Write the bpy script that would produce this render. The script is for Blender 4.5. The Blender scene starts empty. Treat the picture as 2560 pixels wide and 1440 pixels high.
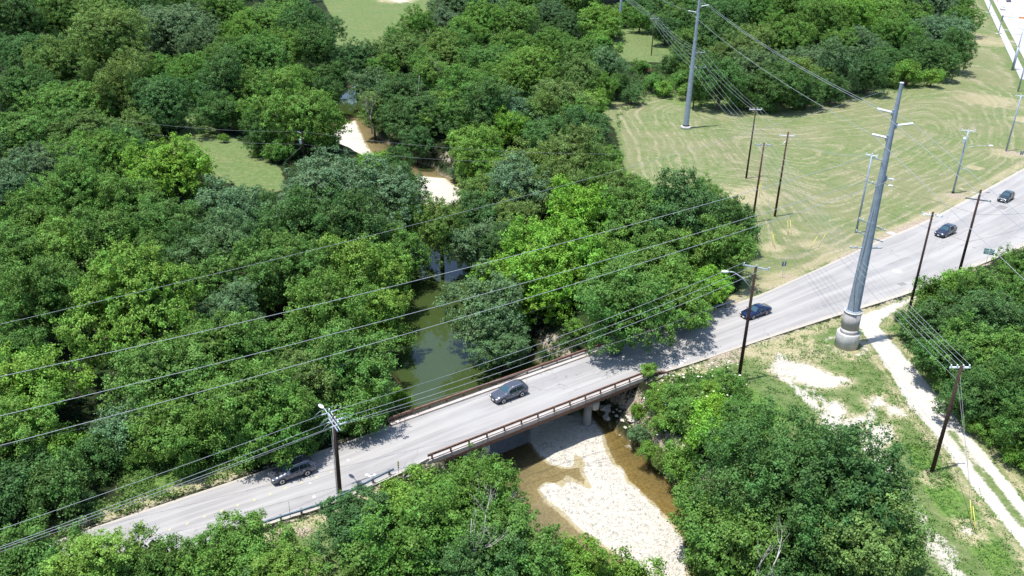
import bpy, math, random
import numpy as np
from mathutils import Matrix, Vector

# ------------------------------------------------------------ camera, world, sun, exposure
SC = bpy.context.scene
COL = SC.collection
FPX, CAM_H, PITCH, ROLL = 2200.0, 57.4, math.radians(25.9), math.radians(1.28)
cam = bpy.data.objects.new('camera', bpy.data.cameras.new('camera'))
COL.objects.link(cam)
cam.data.sensor_width = 36.0
cam.data.lens = 36.0 * FPX / 2560.0
cam.data.clip_end = 6000
cam.matrix_world = Matrix.Translation((0, 0, CAM_H)) @ Matrix.Rotation(math.pi / 2 - PITCH, 4, 'X') @ Matrix.Rotation(ROLL, 4, 'Z')
SC.camera = cam
SUN_EL, SUN_AZ = math.radians(75), math.radians(22)          # shadows fall towards +X, a little +Y
sun_from = Vector((-math.cos(SUN_AZ) * math.cos(SUN_EL), -math.sin(SUN_AZ) * math.cos(SUN_EL), math.sin(SUN_EL)))
W = bpy.data.worlds.new("World"); SC.world = W; W.use_nodes = True
nt = W.node_tree; nt.nodes.clear()
sky = nt.nodes.new('ShaderNodeTexSky'); sky.sky_type = 'NISHITA'; sky.sun_disc = False
sky.sun_elevation = SUN_EL
sky.sun_rotation = math.atan2(sun_from.x, sun_from.y)
sky.air_density = 1.1; sky.dust_density = 0.6; sky.ozone_density = 1.2
bg = nt.nodes.new('ShaderNodeBackground'); bg.inputs[1].default_value = 0.15
wo = nt.nodes.new('ShaderNodeOutputWorld')
nt.links.new(sky.outputs[0], bg.inputs[0]); nt.links.new(bg.outputs[0], wo.inputs[0])
sl = bpy.data.lights.new('sun', 'SUN'); sl.energy = 4.6; sl.angle = math.radians(0.53); sl.color = (1, 0.965, 0.91)
sun = bpy.data.objects.new('sun', sl); COL.objects.link(sun)
sun.rotation_euler = sun_from.to_track_quat('Z', 'Y').to_euler()
SC.view_settings.view_transform = 'Standard'
SC.view_settings.look = 'None'
SC.view_settings.exposure = 0.72
SC.view_settings.gamma = 1
SC.view_settings.use_curve_mapping = False
SC.render.engine = 'CYCLES'
try:
    SC.cycles.max_bounces = 6; SC.cycles.diffuse_bounces = 3; SC.cycles.glossy_bounces = 2
    SC.cycles.transmission_bounces = 3; SC.cycles.transparent_max_bounces = 6
except Exception: pass

R = math.radians
rng = np.random.default_rng(11)
random.seed(5)

# survey helper: a photo pixel (2560x1440) to the point of the place at height z, and back
def ray(u, v):
    x, y = (u - 1280) / FPX, -(v - 720) / FPX
    c, s = math.cos(ROLL), math.sin(ROLL); x, y = c * x - s * y, s * x + c * y
    return np.array([x, math.cos(PITCH) + y * math.sin(PITCH), -math.sin(PITCH) + y * math.cos(PITCH)])
def P(u, v, z=0.0):
    d = ray(u, v); t = (CAM_H - z) / -d[2]
    return np.array([d[0] * t, d[1] * t, z])
def P2(u, v, z=0.0): return P(u, v, z)[:2]
def proj(X, Y, Z):
    dz = Z - CAM_H; cp, sp = math.cos(PITCH), math.sin(PITCH)
    w = Y * cp - dz * sp; x, y = X / w, (Y * sp + dz * cp) / w
    c, s = math.cos(ROLL), math.sin(ROLL)
    return 1280 + FPX * (c * x + s * y), 720 - FPX * (-s * x + c * y)
def depth_of(X, Y, Z): return Y * math.cos(PITCH) - (Z - CAM_H) * math.sin(PITCH)
def z_at(X, Y, v):
    lo, hi = -8.0, 56.0
    for _ in range(40):
        m = (lo + hi) / 2
        if proj(X, Y, m)[1] > v: lo = m
        else: hi = m
    return lo

# ------------------------------------------------------------ materials
def newmat(name):
    m = bpy.data.materials.new(name); m.use_nodes = True
    n = m.node_tree; n.nodes.clear()
    return m, n, n.nodes, n.links
class NG:
    def __init__(s, name): s.m, s.t, s.n, s.l = newmat(name)
    def node(s, typ, **kw):
        o = s.n.new(typ)
        for k, v in kw.items(): setattr(o, k, v)
        return o
    def put(s, sock, v):
        if v is None: return
        if hasattr(v, 'node') or isinstance(v, bpy.types.NodeSocket): s.l.new(v, sock)
        else:
            if isinstance(v, (tuple, list)) and len(v) == 3 and sock.type == 'RGBA': v = (*v, 1)
            sock.default_value = v
    def math(s, op, a, b=None, c=None, clamp=False):
        o = s.node('ShaderNodeMath', operation=op); o.use_clamp = clamp
        s.put(o.inputs[0], a); s.put(o.inputs[1], b)
        if c is not None: s.put(o.inputs[2], c)
        return o.outputs[0]
    def mix(s, f, a, b, blend='MIX'):
        o = s.node('ShaderNodeMix', data_type='RGBA', blend_type=blend)
        s.put(o.inputs[0], f); s.put(o.inputs[6], a); s.put(o.inputs[7], b)
        return o.outputs[2]
    def noise(s, scale, detail=3, rough=.55, vec=None, dist=0.0):
        o = s.node('ShaderNodeTexNoise'); o.inputs['Scale'].default_value = scale
        o.inputs['Detail'].default_value = detail; o.inputs['Roughness'].default_value = rough
        o.inputs['Distortion'].default_value = dist
        if vec is not None: s.l.new(vec, o.inputs['Vector'])
        return o.outputs[0]
    def mapr(s, v, a, b, c=0.0, d=1.0, smooth=True):
        o = s.node('ShaderNodeMapRange'); o.interpolation_type = 'SMOOTHSTEP' if smooth else 'LINEAR'
        s.put(o.inputs[0], v)
        for i, q in enumerate((a, b, c, d)): o.inputs[i + 1].default_value = q
        return o.outputs[0]
    def attr(s, name, out='Fac'):
        o = s.node('ShaderNodeAttribute', attribute_name=name); return o.outputs[out]
    def geo(s): return s.node('ShaderNodeNewGeometry').outputs['Position']
    def scalev(s, vec, sc):
        o = s.node('ShaderNodeMapping'); s.l.new(vec, o.inputs[0]); o.inputs['Scale'].default_value = sc
        return o.outputs[0]
    def bump(s, h, strength=.3, dist=.05):
        o = s.node('ShaderNodeBump'); o.inputs['Strength'].default_value = strength
        o.inputs['Distance'].default_value = dist; s.l.new(h, o.inputs['Height']); return o.outputs[0]
    def bsdf(s, color, rough=.8, metal=0.0, spec=.3, normal=None, **kw):
        o = s.node('ShaderNodeBsdfPrincipled'); s.put(o.inputs['Base Color'], color)
        s.put(o.inputs['Roughness'], rough); s.put(o.inputs['Metallic'], metal)
        s.put(o.inputs['Specular IOR Level'], spec)
        if normal is not None: s.l.new(normal, o.inputs['Normal'])
        for k, v in kw.items(): s.put(o.inputs[k.replace('_', ' ')], v)
        return o.outputs[0]
    def out(s, sh):
        o = s.node('ShaderNodeOutputMaterial'); s.l.new(sh, o.inputs[0]); return s.m
def simple(name, col, rough=.6, metal=0.0, spec=.4, var=.15, scale=6.0, bump=0.0):
    g = NG(name)
    tc = g.node('ShaderNodeTexCoord').outputs['Object']
    n = g.noise(scale, 4, .6, tc)
    dark = tuple(c * (1 - var) for c in col); lite = tuple(min(1, c * (1 + var)) for c in col)
    c = g.mix(g.mapr(n, .3, .7), dark, lite)
    nm = g.bump(n, bump, .02) if bump else None
    return g.out(g.bsdf(c, rough, metal, spec, nm))
def wall_noise(): pass

M = {}
M['steel'] = simple('galvanised_steel', (.27, .32, .39), .5, .3, .4, .12, 1.5)
M['steel_light'] = simple('light_galvanised_steel', (.42, .47, .52), .45, .3, .4, .12, 4)
M['guardrail'] = simple('weathered_guardrail_steel', (.20, .26, .30), .5, .3, .4, .2, 3)
M['white_metal'] = simple('white_painted_metal', (.72, .75, .78), .5, 0, .4, .06, 4)
M['insulator'] = simple('pale_grey_porcelain', (.66, .70, .74), .3, 0, .5, .05, 4)
M['wire'] = simple('aluminium_wire', (.30, .33, .36), .6, .1, .3, .05, 2)
M['dark_wire'] = simple('black_cable', (.05, .05, .055), .6, 0, .3, .1, 2)
M['grey_wire'] = simple('dull_wire', (.24, .25, .27), .55, .2, .3, .05, 2)
M['wood_dark'] = simple('creosoted_wood', (.045, .026, .021), .85, 0, .2, .35, 5, .3)
M['wood_red'] = simple('reddish_creosoted_wood', (.075, .036, .027), .85, 0, .2, .35, 5, .3)
M['wood_grey'] = simple('weathered_grey_wood', (.24, .21, .18), .9, 0, .2, .3, 7, .3)
M['rust_rail'] = simple('brown_weathering_steel', (.155, .085, .062), .65, .1, .35, .25, 3)
M['yellow'] = simple('yellow_plastic', (.60, .52, .12), .5, 0, .4, .06, 4)
M['black'] = simple('black_rubber', (.018, .018, .02), .7, 0, .3, .2, 5)
M['bark'] = simple('grey_brown_bark', (.085, .068, .05), .95, 0, .1, .35, 5, .6)
M['dead_wood'] = simple('bleached_dead_wood', (.36, .33, .31), .9, 0, .1, .25, 4, .4)
M['dead_twigs'] = simple('grey_violet_twigs', (.17, .145, .15), .9, 0, .1, .25, 3, .2)
M['brush'] = simple('dry_brown_brush', (.24, .15, .10), .95, 0, .1, .4, 3, .3)
M['sign_green'] = simple('teal_green_sign_face', (.03, .22, .18), .5, 0, .4, .05, 3)
M['sign_white'] = simple('white_sign_face', (.75, .77, .78), .5, 0, .4, .05, 3)
M['sign_back'] = simple('grey_sign_back', (.13, .16, .18), .5, .3, .4, .1, 3)
M['signal_yellow'] = simple('yellow_orange_signal_housing', (.62, .25, .05), .5, 0, .4, .05, 3)
M['orange'] = simple('orange_red_plastic', (.6, .13, .07), .5, 0, .4, .05, 3)
M['stone'] = simple('pale_limestone', (.38, .355, .31), .95, 0, .2, .35, 1.7, .3)
M['mark_yellow'] = simple('faded_yellow_road_paint', (.46, .42, .20), .8, 0, .2, .2, 9)
M['mark_white'] = simple('faded_white_road_paint', (.60, .60, .60), .8, 0, .2, .15, 9)
M['patch_dark'] = simple('dark_asphalt_patch', (.10, .10, .11), .9, 0, .2, .25, 6, .3)
M['patch_grey'] = simple('grey_asphalt_patch', (.20, .19, .19), .9, 0, .2, .2, 6, .3)
M['iron'] = simple('pale_iron_cover', (.44, .42, .40), .7, .1, .3, .1, 9)

def concrete(name, col, sc=1.0, streak=True):
    g = NG(name); p = g.node('ShaderNodeTexCoord').outputs['Object']
    a = g.noise(.8 * sc, 5, .6, p); b = g.noise(14 * sc, 3, .6, p)
    c = g.mix(g.mapr(a, .3, .72), tuple(q * .72 for q in col), tuple(q * 1.08 for q in col))
    if streak:
        s = g.noise(2.4, 3, .5, g.scalev(p, (1.6, 1.6, .12)))
        c = g.mix(g.mapr(s, .52, .75, 0, .45), c, tuple(q * .5 for q in col))
    c = g.mix(g.mapr(b, .35, .7, 0, .25), c, tuple(q * .6 for q in col))
    return g.out(g.bsdf(c, .9, 0, .25, g.bump(b, .25, .02)))
M['concrete'] = concrete('weathered_concrete', (.50, .49, .48))
M['concrete_dark'] = concrete('stained_concrete', (.38, .36, .35))
M['concrete_pale'] = concrete('pale_concrete', (.50, .48, .46), streak=False)
M['curb'] = concrete('pinkish_concrete_kerb', (.52, .45, .40), streak=False)
M['walk'] = concrete('sidewalk_concrete', (.44, .44, .44), .5, streak=False)
M['arterial'] = concrete('road_concrete', (.46, .44, .43), .15, streak=False)

def asphalt():
    g = NG('bleached_asphalt')
    uvn = g.node('ShaderNodeAttribute', attribute_name='UVMap').outputs['Vector']
    sep = g.node('ShaderNodeSeparateXYZ'); g.l.new(uvn, sep.inputs[0])
    pos = g.geo()
    stretch = g.scalev(uvn, (.035, 9.0, 1))
    n1 = g.noise(1.0, 4, .55, stretch)                    # long streaks
    n2 = g.noise(.16, 4, .6, pos); n3 = g.noise(9, 3, .7, pos); n4 = g.noise(1.3, 4, .6, pos)
    col = g.mix(g.mapr(n1, .36, .66), (.252, .242, .238), (.332, .320, .308))
    col = g.mix(g.mapr(n2, .42, .68, 0, .5), col, (.335, .328, .318))
    # wheel tracks (polished pale) and the dark oil band between
    v = sep.outputs[1]
    wt = g.math('SINE', g.math('MULTIPLY', v, 2 * math.pi * 4))
    col = g.mix(g.mapr(wt, .1, .95, 0, .35), col, (.215, .211, .216))
    # tar seam along the centre and edges
    wob = g.math('MULTIPLY', g.math('SUBTRACT', g.noise(.5, 3, .6, g.scalev(uvn, (.5, 0, 0))), .5), .03)
    for c0, w, amt in ((.5, .006, .5), (.27, .004, .25), (.745, .004, .2)):
        d = g.math('ABSOLUTE', g.math('SUBTRACT', g.math('ADD', v, wob), c0))
        brk = g.mapr(g.noise(.12, 3, .5, pos), .40, .55)
        col = g.mix(g.math('MULTIPLY', g.mapr(d, w * .4, w * 1.6, amt, 0), brk), col, (.13, .13, .135))
    # sealed cracks
    vo = g.node('ShaderNodeTexVoronoi', feature='DISTANCE_TO_EDGE'); vo.inputs['Scale'].default_value = .13
    wn = g.node('ShaderNodeTexNoise'); wn.inputs['Scale'].default_value = .6; g.l.new(pos, wn.inputs['Vector'])
    vadd = g.node('ShaderNodeVectorMath', operation='MULTIPLY_ADD'); g.l.new(wn.outputs['Color'], vadd.inputs[0])
    vadd.inputs[1].default_value = (3, 3, 3); g.l.new(pos, vadd.inputs[2]); g.l.new(vadd.outputs[0], vo.inputs['Vector'])
    ck = g.math('MULTIPLY', g.mapr(vo.outputs['Distance'], .002, .007, .7, 0), g.mapr(g.noise(.07, 2, .5, pos), .46, .58))
    col = g.mix(ck, col, (.12, .12, .125))
    col = g.mix(g.mapr(n4, .6, .78, 0, .35), col, (.24, .235, .23))
    # dusty edges
    e = g.math('MULTIPLY', g.math('ABSOLUTE', g.math('SUBTRACT', v, .5)), 2.0)
    e = g.math('ADD', e, g.math('MULTIPLY', g.math('SUBTRACT', n4, .5), .12))
    col = g.mix(g.mapr(e, .86, .98, 0, .75), col, (.40, .36, .30))
    return g.out(g.bsdf(col, .92, 0, .2, g.bump(n3, .3, .02)))
M['asphalt'] = asphalt()

def ground_mat():
    g = NG('grass_soil_and_gravel'); pos = g.geo()
    nb = g.noise(.045, 4, .55, pos); nm = g.noise(.35, 5, .62, pos); nf = g.noise(3.2, 5, .7, pos); nff = g.noise(11, 4, .75, pos)
    wig = g.math('MULTIPLY', g.math('SUBTRACT', nm, .5), .9)
    wigf = g.math('MULTIPLY', g.math('SUBTRACT', nf, .5), .55)
    def edge(a, lo=.42, hi=.58, w=1.0, wf=1.0):
        q = g.math('ADD', a, g.math('MULTIPLY', wig, w)); q = g.math('ADD', q, g.math('MULTIPLY', wigf, wf))
        return g.mapr(q, lo, hi)
    # woodland floor
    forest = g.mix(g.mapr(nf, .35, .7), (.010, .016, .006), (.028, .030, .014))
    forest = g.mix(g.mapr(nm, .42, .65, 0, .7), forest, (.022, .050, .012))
    # grass
    gr = g.mix(g.mapr(nb, .35, .65), (.112, .172, .052), (.092, .152, .044))
    gr = g.mix(g.mapr(nm, .35, .68, 0, .7), gr, (.160, .182, .084))
    gr = g.mix(g.mapr(nf, .35, .72, 0, .75), gr, (.070, .116, .032))
    gr = g.mix(g.mapr(nff, .4, .72, 0, .5), gr, (.25, .25, .125))
    gr = g.mix(g.mapr(g.noise(.11, 5, .68, pos), .47, .64, 0, .38), gr, (.195, .185, .090))
    gr = g.mix(g.mapr(g.noise(.85, 5, .78, pos), .40, .62, .55, 0), gr, (.052, .098, .022))
    gr = g.mix(g.mapr(g.noise(5.5, 4, .8, pos), .54, .66, 0, .5), gr, (.27, .255, .14))
    lush = g.attr('lush')
    lg = g.mix(g.mapr(nf, .38, .62), (.036, .088, .016), (.125, .205, .046))
    gr = g.mix(edge(lush), gr, lg)
    # dry cut grass and windrows
    dry = g.attr('dry')
    straw = g.mix(g.mapr(nff, .3, .72), (.235, .195, .110), (.50, .43, .29))
    gr = g.mix(g.math('MULTIPLY', edge(dry, .35, .8), g.mapr(nf, .33, .62, .35, .95)), gr, straw)
    row = g.attr('row')
    rw = g.math('ADD', row, g.math('MULTIPLY', g.math('SUBTRACT', g.noise(.05, 2, .5, pos), .5), 4.5))
    rw = g.math('ADD', rw, g.math('MULTIPLY', g.math('SUBTRACT', nm, .5), .9))
    sn = g.math('SINE', g.math('MULTIPLY', rw, 2 * math.pi / 3.9))
    sn2 = g.math('SINE', g.math('MULTIPLY', rw, 2 * math.pi / 1.45))
    rowm = g.math('MULTIPLY', g.mapr(sn, .55, 1.0), g.mapr(g.noise(.09, 4, .65, pos), .40, .62, .05, .8))
    rowm = g.math('MULTIPLY', rowm, g.mapr(g.math('ADD', g.math('MULTIPLY', g.noise(1.5, 4, .75, pos), .6), g.math('MULTIPLY', nff, .4)), .44, .56, .08, 1))
    rw2 = g.math('MULTIPLY', g.mapr(g.math('SINE', g.math('MULTIPLY', rw, 2 * math.pi / 2.1)), .3, .95), g.mapr(g.noise(.16, 3, .6, pos), .42, .56))
    rw2 = g.math('MULTIPLY', rw2, g.mapr(g.noise(1.9, 3, .75, pos), .46, .56, .05, .75))
    rowm = g.math('MULTIPLY', g.math('MAXIMUM', rowm, rw2), .78)
    rowm = g.math('MULTIPLY', rowm, g.attr('mow'))
    band = g.math('MULTIPLY', g.mapr(sn2, -.2, .9, 0, .35), g.attr('mow'))
    gr = g.mix(band, gr, (.170, .170, .092))
    gr = g.mix(g.math('MULTIPLY', g.math('MULTIPLY', g.attr('mow'), .45), g.mapr(nb, .42, .6)), gr, (.19, .175, .10))
    gr = g.mix(rowm, gr, g.mix(g.mapr(nff, .35, .7), (.27, .225, .15), (.46, .40, .30)))
    spk = g.math('MULTIPLY', g.math('MULTIPLY', g.mapr(nff, .50, .62), g.mapr(nm, .42, .6, .15, .8)), g.math('MULTIPLY', g.attr('mow'), .75))
    gr = g.mix(spk, gr, (.34, .30, .20))
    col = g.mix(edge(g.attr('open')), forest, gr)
    # bare soil
    soil = g.mix(g.mapr(nf, .3, .7), (.20, .155, .11), (.40, .34, .27))
    soil = g.mix(g.mapr(nff, .45, .75, 0, .4), soil, (.11, .085, .06))
    col = g.mix(edge(g.attr('soil'), .40, .62, 1.1, 1.2), col, soil)
    # white crushed limestone
    grav = g.mix(g.mapr(nff, .30, .68), (.36, .34, .30), (.54, .52, .48))
    grav = g.mix(g.mapr(nm, .42, .7, 0, .55), grav, (.38, .355, .30))
    grav = g.mix(g.mapr(g.noise(.9, 4, .65, pos), .48, .68, 0, .5), grav, (.36, .335, .27))
    grav = g.mix(g.mapr(g.noise(28, 2, .7, pos), .62, .74, 0, .6), grav, (.22, .21, .18))
    grav = g.mix(g.mapr(g.attr('gravel'), .55, .95, .6, 0), grav, (.40, .355, .30))
    col = g.mix(edge(g.attr('gravel'), .38, .62, 1.0, 1.5), col, grav)
    # creek bed
    bed = g.mix(g.mapr(nf, .3, .7), (.19, .155, .10), (.30, .26, .18))
    bed = g.mix(g.mapr(nff, .5, .7, 0, .5), bed, (.42, .38, .28))
    bed = g.mix(g.attr('amber'), bed, g.mix(g.mapr(nf, .35, .65), (.13, .088, .026), (.24, .175, .06)))
    col = g.mix(g.attr('bed'), col, bed)
    # cobbles of the gravel bar
    vo = g.node('ShaderNodeTexVoronoi'); vo.inputs['Scale'].default_value = 5.5; g.l.new(pos, vo.inputs['Vector'])
    cs = g.node('ShaderNodeSeparateColor'); g.l.new(vo.outputs['Color'], cs.inputs[0])
    cob = g.mix(cs.outputs[0], (.40, .375, .32), (.50, .47, .42))
    cob = g.mix(g.mapr(vo.outputs['Distance'], .25, .5, 0, .18), cob, (.33, .30, .24))
    cob = g.mix(g.mapr(g.noise(.5, 4, .6, pos), .5, .7, 0, .35), cob, (.50, .45, .36))
    col = g.mix(edge(g.attr('bar'), .42, .56, .7, .8), col, cob)
    h = g.math('ADD', g.math('MULTIPLY', nf, .7), g.math('MULTIPLY', nff, .3))
    return g.out(g.bsdf(col, .95, 0, .12, g.bump(h, .55, .12)))
M['ground'] = ground_mat()

def water_mat():
    g = NG('murky_creek_water'); pos = g.geo()
    dpt = g.attr('depth')
    n = g.noise(.12, 3, .5, pos); rip = g.noise(1.3, 3, .6, g.scalev(pos, (1, 1, 1)))
    murk = g.mix(g.mapr(dpt, .15, .9), (.13, .112, .065), (.036, .056, .014))
    murk = g.mix(g.mapr(n, .4, .65, 0, .4), murk, (.042, .066, .026))
    surf = g.bsdf(murk, .04, 0, .5, g.bump(rip, .04, .03), IOR=1.5)
    tr = g.node('ShaderNodeBsdfTransparent'); tr.inputs[0].default_value = (.86, .83, .70, 1)
    gl = g.node('ShaderNodeBsdfGlossy'); gl.inputs['Roughness'].default_value = .04
    fr = g.node('ShaderNodeFresnel'); fr.inputs[0].default_value = 1.33
    clear = g.node('ShaderNodeMixShader'); g.l.new(fr.outputs[0], clear.inputs[0]); g.l.new(tr.outputs[0], clear.inputs[1]); g.l.new(gl.outputs[0], clear.inputs[2])
    al = g.mapr(g.math('ADD', dpt, g.math('MULTIPLY', g.math('SUBTRACT', n, .5), .3)), .0, 1.15, .02, .93, False)
    mx = g.node('ShaderNodeMixShader'); g.l.new(al, mx.inputs[0]); g.l.new(clear.outputs[0], mx.inputs[1]); g.l.new(surf, mx.inputs[2])
    return g.out(mx.outputs[0])
M['water'] = water_mat()

def leaf_mat(name='leaves'):
    g = NG(name)
    oc = g.node('ShaderNodeObjectInfo').outputs['Color']
    t = g.attr('tint')
    tc = g.node('ShaderNodeTexCoord').outputs['Object']
    n = g.noise(.28, 3, .5, tc)
    hv = g.node('ShaderNodeHueSaturation'); g.l.new(oc, hv.inputs['Color'])
    g.l.new(g.mapr(n, .3, .7, .486, .516, False), hv.inputs['Hue'])
    n2 = g.noise(.55, 2, .5, tc)
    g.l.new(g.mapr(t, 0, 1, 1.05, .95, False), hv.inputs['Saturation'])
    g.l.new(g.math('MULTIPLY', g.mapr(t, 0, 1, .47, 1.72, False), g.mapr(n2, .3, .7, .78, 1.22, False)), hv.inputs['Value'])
    c = hv.outputs[0]
    df = g.bsdf(c, .6, 0, .22)
    tl = g.node('ShaderNodeBsdfTranslucent'); g.l.new(g.mix(.6, c, (.9, 1, .25), 'MULTIPLY'), tl.inputs[0])
    mx = g.node('ShaderNodeMixShader'); mx.inputs[0].default_value = .30
    g.l.new(df, mx.inputs[1]); g.l.new(tl.outputs[0], mx.inputs[2])
    return g.out(mx.outputs[0])
M['leaf'] = leaf_mat()
M['petal'] = simple('cream_petals', (.62, .62, .48), .7, 0, .2, .1, 3)

# ------------------------------------------------------------ mesh helpers
class MB:
    def __init__(s): s.v = []; s.f = []; s.mi = []; s.cur = 0; s.sm = []
    def add(s, vs, fs, smooth=False):
        k = len(s.v); s.v += [tuple(map(float, q)) for q in vs]
        for f in fs: s.f.append(tuple(k + i for i in f)); s.mi.append(s.cur); s.sm.append(smooth)
        return s
    def box(s, c, d, rz=0.0, bev=0.0):
        x, y, z = [q / 2 for q in d]
        if bev:
            b = bev
            pts = []
            for zz, ins in ((-z, b), (-z + b, 0), (z - b, 0), (z, b)):
                for (sx, sy) in ((-1, -1), (1, -1), (1, 1), (-1, 1)):
                    pts.append((sx * (x - ins), sy * (y - ins), zz))
            fs = [(3, 2, 1, 0), (12, 13, 14, 15)]
            for l in range(3):
                for i in range(4):
                    fs.append((l * 4 + i, l * 4 + (i + 1) % 4, l * 4 + 4 + (i + 1) % 4, l * 4 + 4 + i))
        else:
            pts = [(sx * x, sy * y, sz * z) for sz in (-1, 1) for sx, sy in ((-1, -1), (1, -1), (1, 1), (-1, 1))]
            fs = [(3, 2, 1, 0), (4, 5, 6, 7)] + [(i, (i + 1) % 4, 4 + (i + 1) % 4, 4 + i) for i in range(4)]
        ca, sa = math.cos(rz), math.sin(rz)
        return s.add([(c[0] + ca * p[0] - sa * p[1], c[1] + sa * p[0] + ca * p[1], c[2] + p[2]) for p in pts], fs)
    def tube(s, pts, r, n=6, cap=True, smooth=True):
        pts = [Vector(p) for p in pts]; m = len(pts)
        rs = r if isinstance(r, (list, tuple)) else [r] * m
        rings = []; up = None
        for i, p in enumerate(pts):
            d = (pts[min(i + 1, m - 1)] - pts[max(i - 1, 0)]).normalized()
            if up is None: up = d.orthogonal().normalized()
            a = (up - d * up.dot(d)); a = a.normalized() if a.length > 1e-5 else d.orthogonal().normalized()
            up = a; b = d.cross(a)
            rings += [p + (a * math.cos(2 * math.pi * k / n) + b * math.sin(2 * math.pi * k / n)) * rs[i] for k in range(n)]
        fs = []
        for i in range(m - 1):
            for k in range(n): fs.append((i * n + k, i * n + (k + 1) % n, (i + 1) * n + (k + 1) % n, (i + 1) * n + k))
        if cap: fs += [tuple(range(n - 1, -1, -1)), tuple((m - 1) * n + k for k in range(n))]
        return s.add(rings, fs, smooth)
    def beam(s, a, b, w, h):
        a, b = Vector(a), Vector(b); d = (b - a); L = d.length; d.normalize()
        side = d.cross(Vector((0, 0, 1))); side = side.normalized() if side.length > 1e-4 else Vector((1, 0, 0))
        up = side.cross(d)
        vs = [q + side * sx * w / 2 + up * sz * h / 2 for q in (a, b) for sx, sz in ((-1, -1), (1, -1), (1, 1), (-1, 1))]
        return s.add(vs, [(3, 2, 1, 0), (4, 5, 6, 7)] + [(i, (i + 1) % 4, 4 + (i + 1) % 4, 4 + i) for i in range(4)])
    def lathe(s, c, prof, n=12, axis=None, smooth=True):
        ax = Vector(axis).normalized() if axis is not None else Vector((0, 0, 1))
        a = ax.orthogonal().normalized(); b = ax.cross(a); c = Vector(c); vs = []
        for r_, z_ in prof: vs += [c + ax * z_ + (a * math.cos(2 * math.pi * k / n) + b * math.sin(2 * math.pi * k / n)) * r_ for k in range(n)]
        m = len(prof); fs = []
        for i in range(m - 1):
            for k in range(n): fs.append((i * n + k, i * n + (k + 1) % n, (i + 1) * n + (k + 1) % n, (i + 1) * n + k))
        fs += [tuple(range(n - 1, -1, -1)), tuple((m - 1) * n + k for k in range(n))]
        return s.add(vs, fs, smooth)
    def blob(s, c, rx, ry, rz, n=10, m=6, rot=0.0):
        vs = []; fs = []
        for i in range(m + 1):
            th = math.pi * i / m
            for k in range(n):
                ph = 2 * math.pi * k / n
                x, y, z = rx * math.sin(th) * math.cos(ph), ry * math.sin(th) * math.sin(ph), rz * math.cos(th)
                vs.append((c[0] + x * math.cos(rot) - y * math.sin(rot), c[1] + x * math.sin(rot) + y * math.cos(rot), c[2] + z))
        for i in range(m):
            for k in range(n): fs.append((i * n + k, (i + 1) * n + k, (i + 1) * n + (k + 1) % n, i * n + (k + 1) % n))
        return s.add(vs, fs, True)
    def mesh(s, name, mats):
        me = bpy.data.meshes.new(name); me.from_pydata(s.v, [], s.f)
        for q in (mats if isinstance(mats, (list, tuple)) else [mats]): me.materials.append(q)
        me.polygons.foreach_set('material_index', s.mi); me.polygons.foreach_set('use_smooth', s.sm)
        me.update(); return me
    def build(s, name, mats, parent=None):
        return link(name, s.mesh(name, mats), parent)
def link(name, data, parent=None):
    o = bpy.data.objects.new(name, data); COL.objects.link(o)
    if parent is not None: o.parent = parent
    return o
def thing(name, label, cat, loc=(0, 0, 0), rz=0.0, group=None):
    o = link(name, None); o.location = loc; o.rotation_euler = (0, 0, rz); o.empty_display_size = .5
    return tag(o, label, cat, group)
def tag(o, label, cat, group=None, kind=None):
    o['label'] = label; o['category'] = cat
    if group: o['group'] = group
    if kind: o['kind'] = kind
    return o
def struct(o): o['kind'] = 'structure'; return o
def copy_tree(o, parent=None):
    c = o.copy(); COL.objects.link(c)
    if parent is not None: c.parent = parent
    for ch in list(o.children): copy_tree(ch, c)
    return c

# ------------------------------------------------------------ plan geometry (numpy)
def densify(poly, step, closed=False):
    poly = [np.array(p, float) for p in poly]
    if closed: poly = poly + [poly[0]]
    out = []
    for a, b in zip(poly[:-1], poly[1:]):
        n = max(1, int(np.linalg.norm(b - a) / step))
        for i in range(n): out.append(a + (b - a) * i / n)
    out.append(poly[-1]); return np.array(out)
def smooth_line(pts, it=2):
    p = [np.array(q, float) for q in pts]
    for _ in range(it):
        q = [p[0]]
        for a, b in zip(p[:-1], p[1:]): q += [a * .75 + b * .25, a * .25 + b * .75]
        q.append(p[-1]); p = q
    return p
def seg_dist(X, Y, pts, vals=None):
    """distance to a polyline; with vals the interpolated value at the nearest point"""
    best = np.full(X.shape, 1e9); bv = np.zeros(X.shape)
    pts = [np.array(p, float) for p in pts]
    for i in range(len(pts) - 1):
        a, b = pts[i][:2], pts[i + 1][:2]; d = b - a; L = max(d @ d, 1e-9)
        t = np.clip(((X - a[0]) * d[0] + (Y - a[1]) * d[1]) / L, 0, 1)
        dd = np.hypot(X - a[0] - t * d[0], Y - a[1] - t * d[1])
        m = dd < best; best = np.where(m, dd, best)
        if vals is not None: bv = np.where(m, vals[i] + t * (vals[i + 1] - vals[i]), bv)
    return (best, bv) if vals is not None else best
def inside(X, Y, poly):
    c = np.zeros(X.shape, bool); n = len(poly)
    for i in range(n):
        (x1, y1), (x2, y2) = poly[i][:2], poly[(i + 1) % n][:2]
        if y1 == y2: continue
        c ^= ((y1 > Y) != (y2 > Y)) & (X < (x2 - x1) * (Y - y1) / (y2 - y1) + x1)
    return c
def sdist(X, Y, poly):                               # positive inside
    d = seg_dist(X, Y, list(poly) + [poly[0]])
    return np.where(inside(X, Y, poly), d, -d)
def px(lst, z=0.0): return [P2(u, v, z) for u, v in lst]
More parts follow.
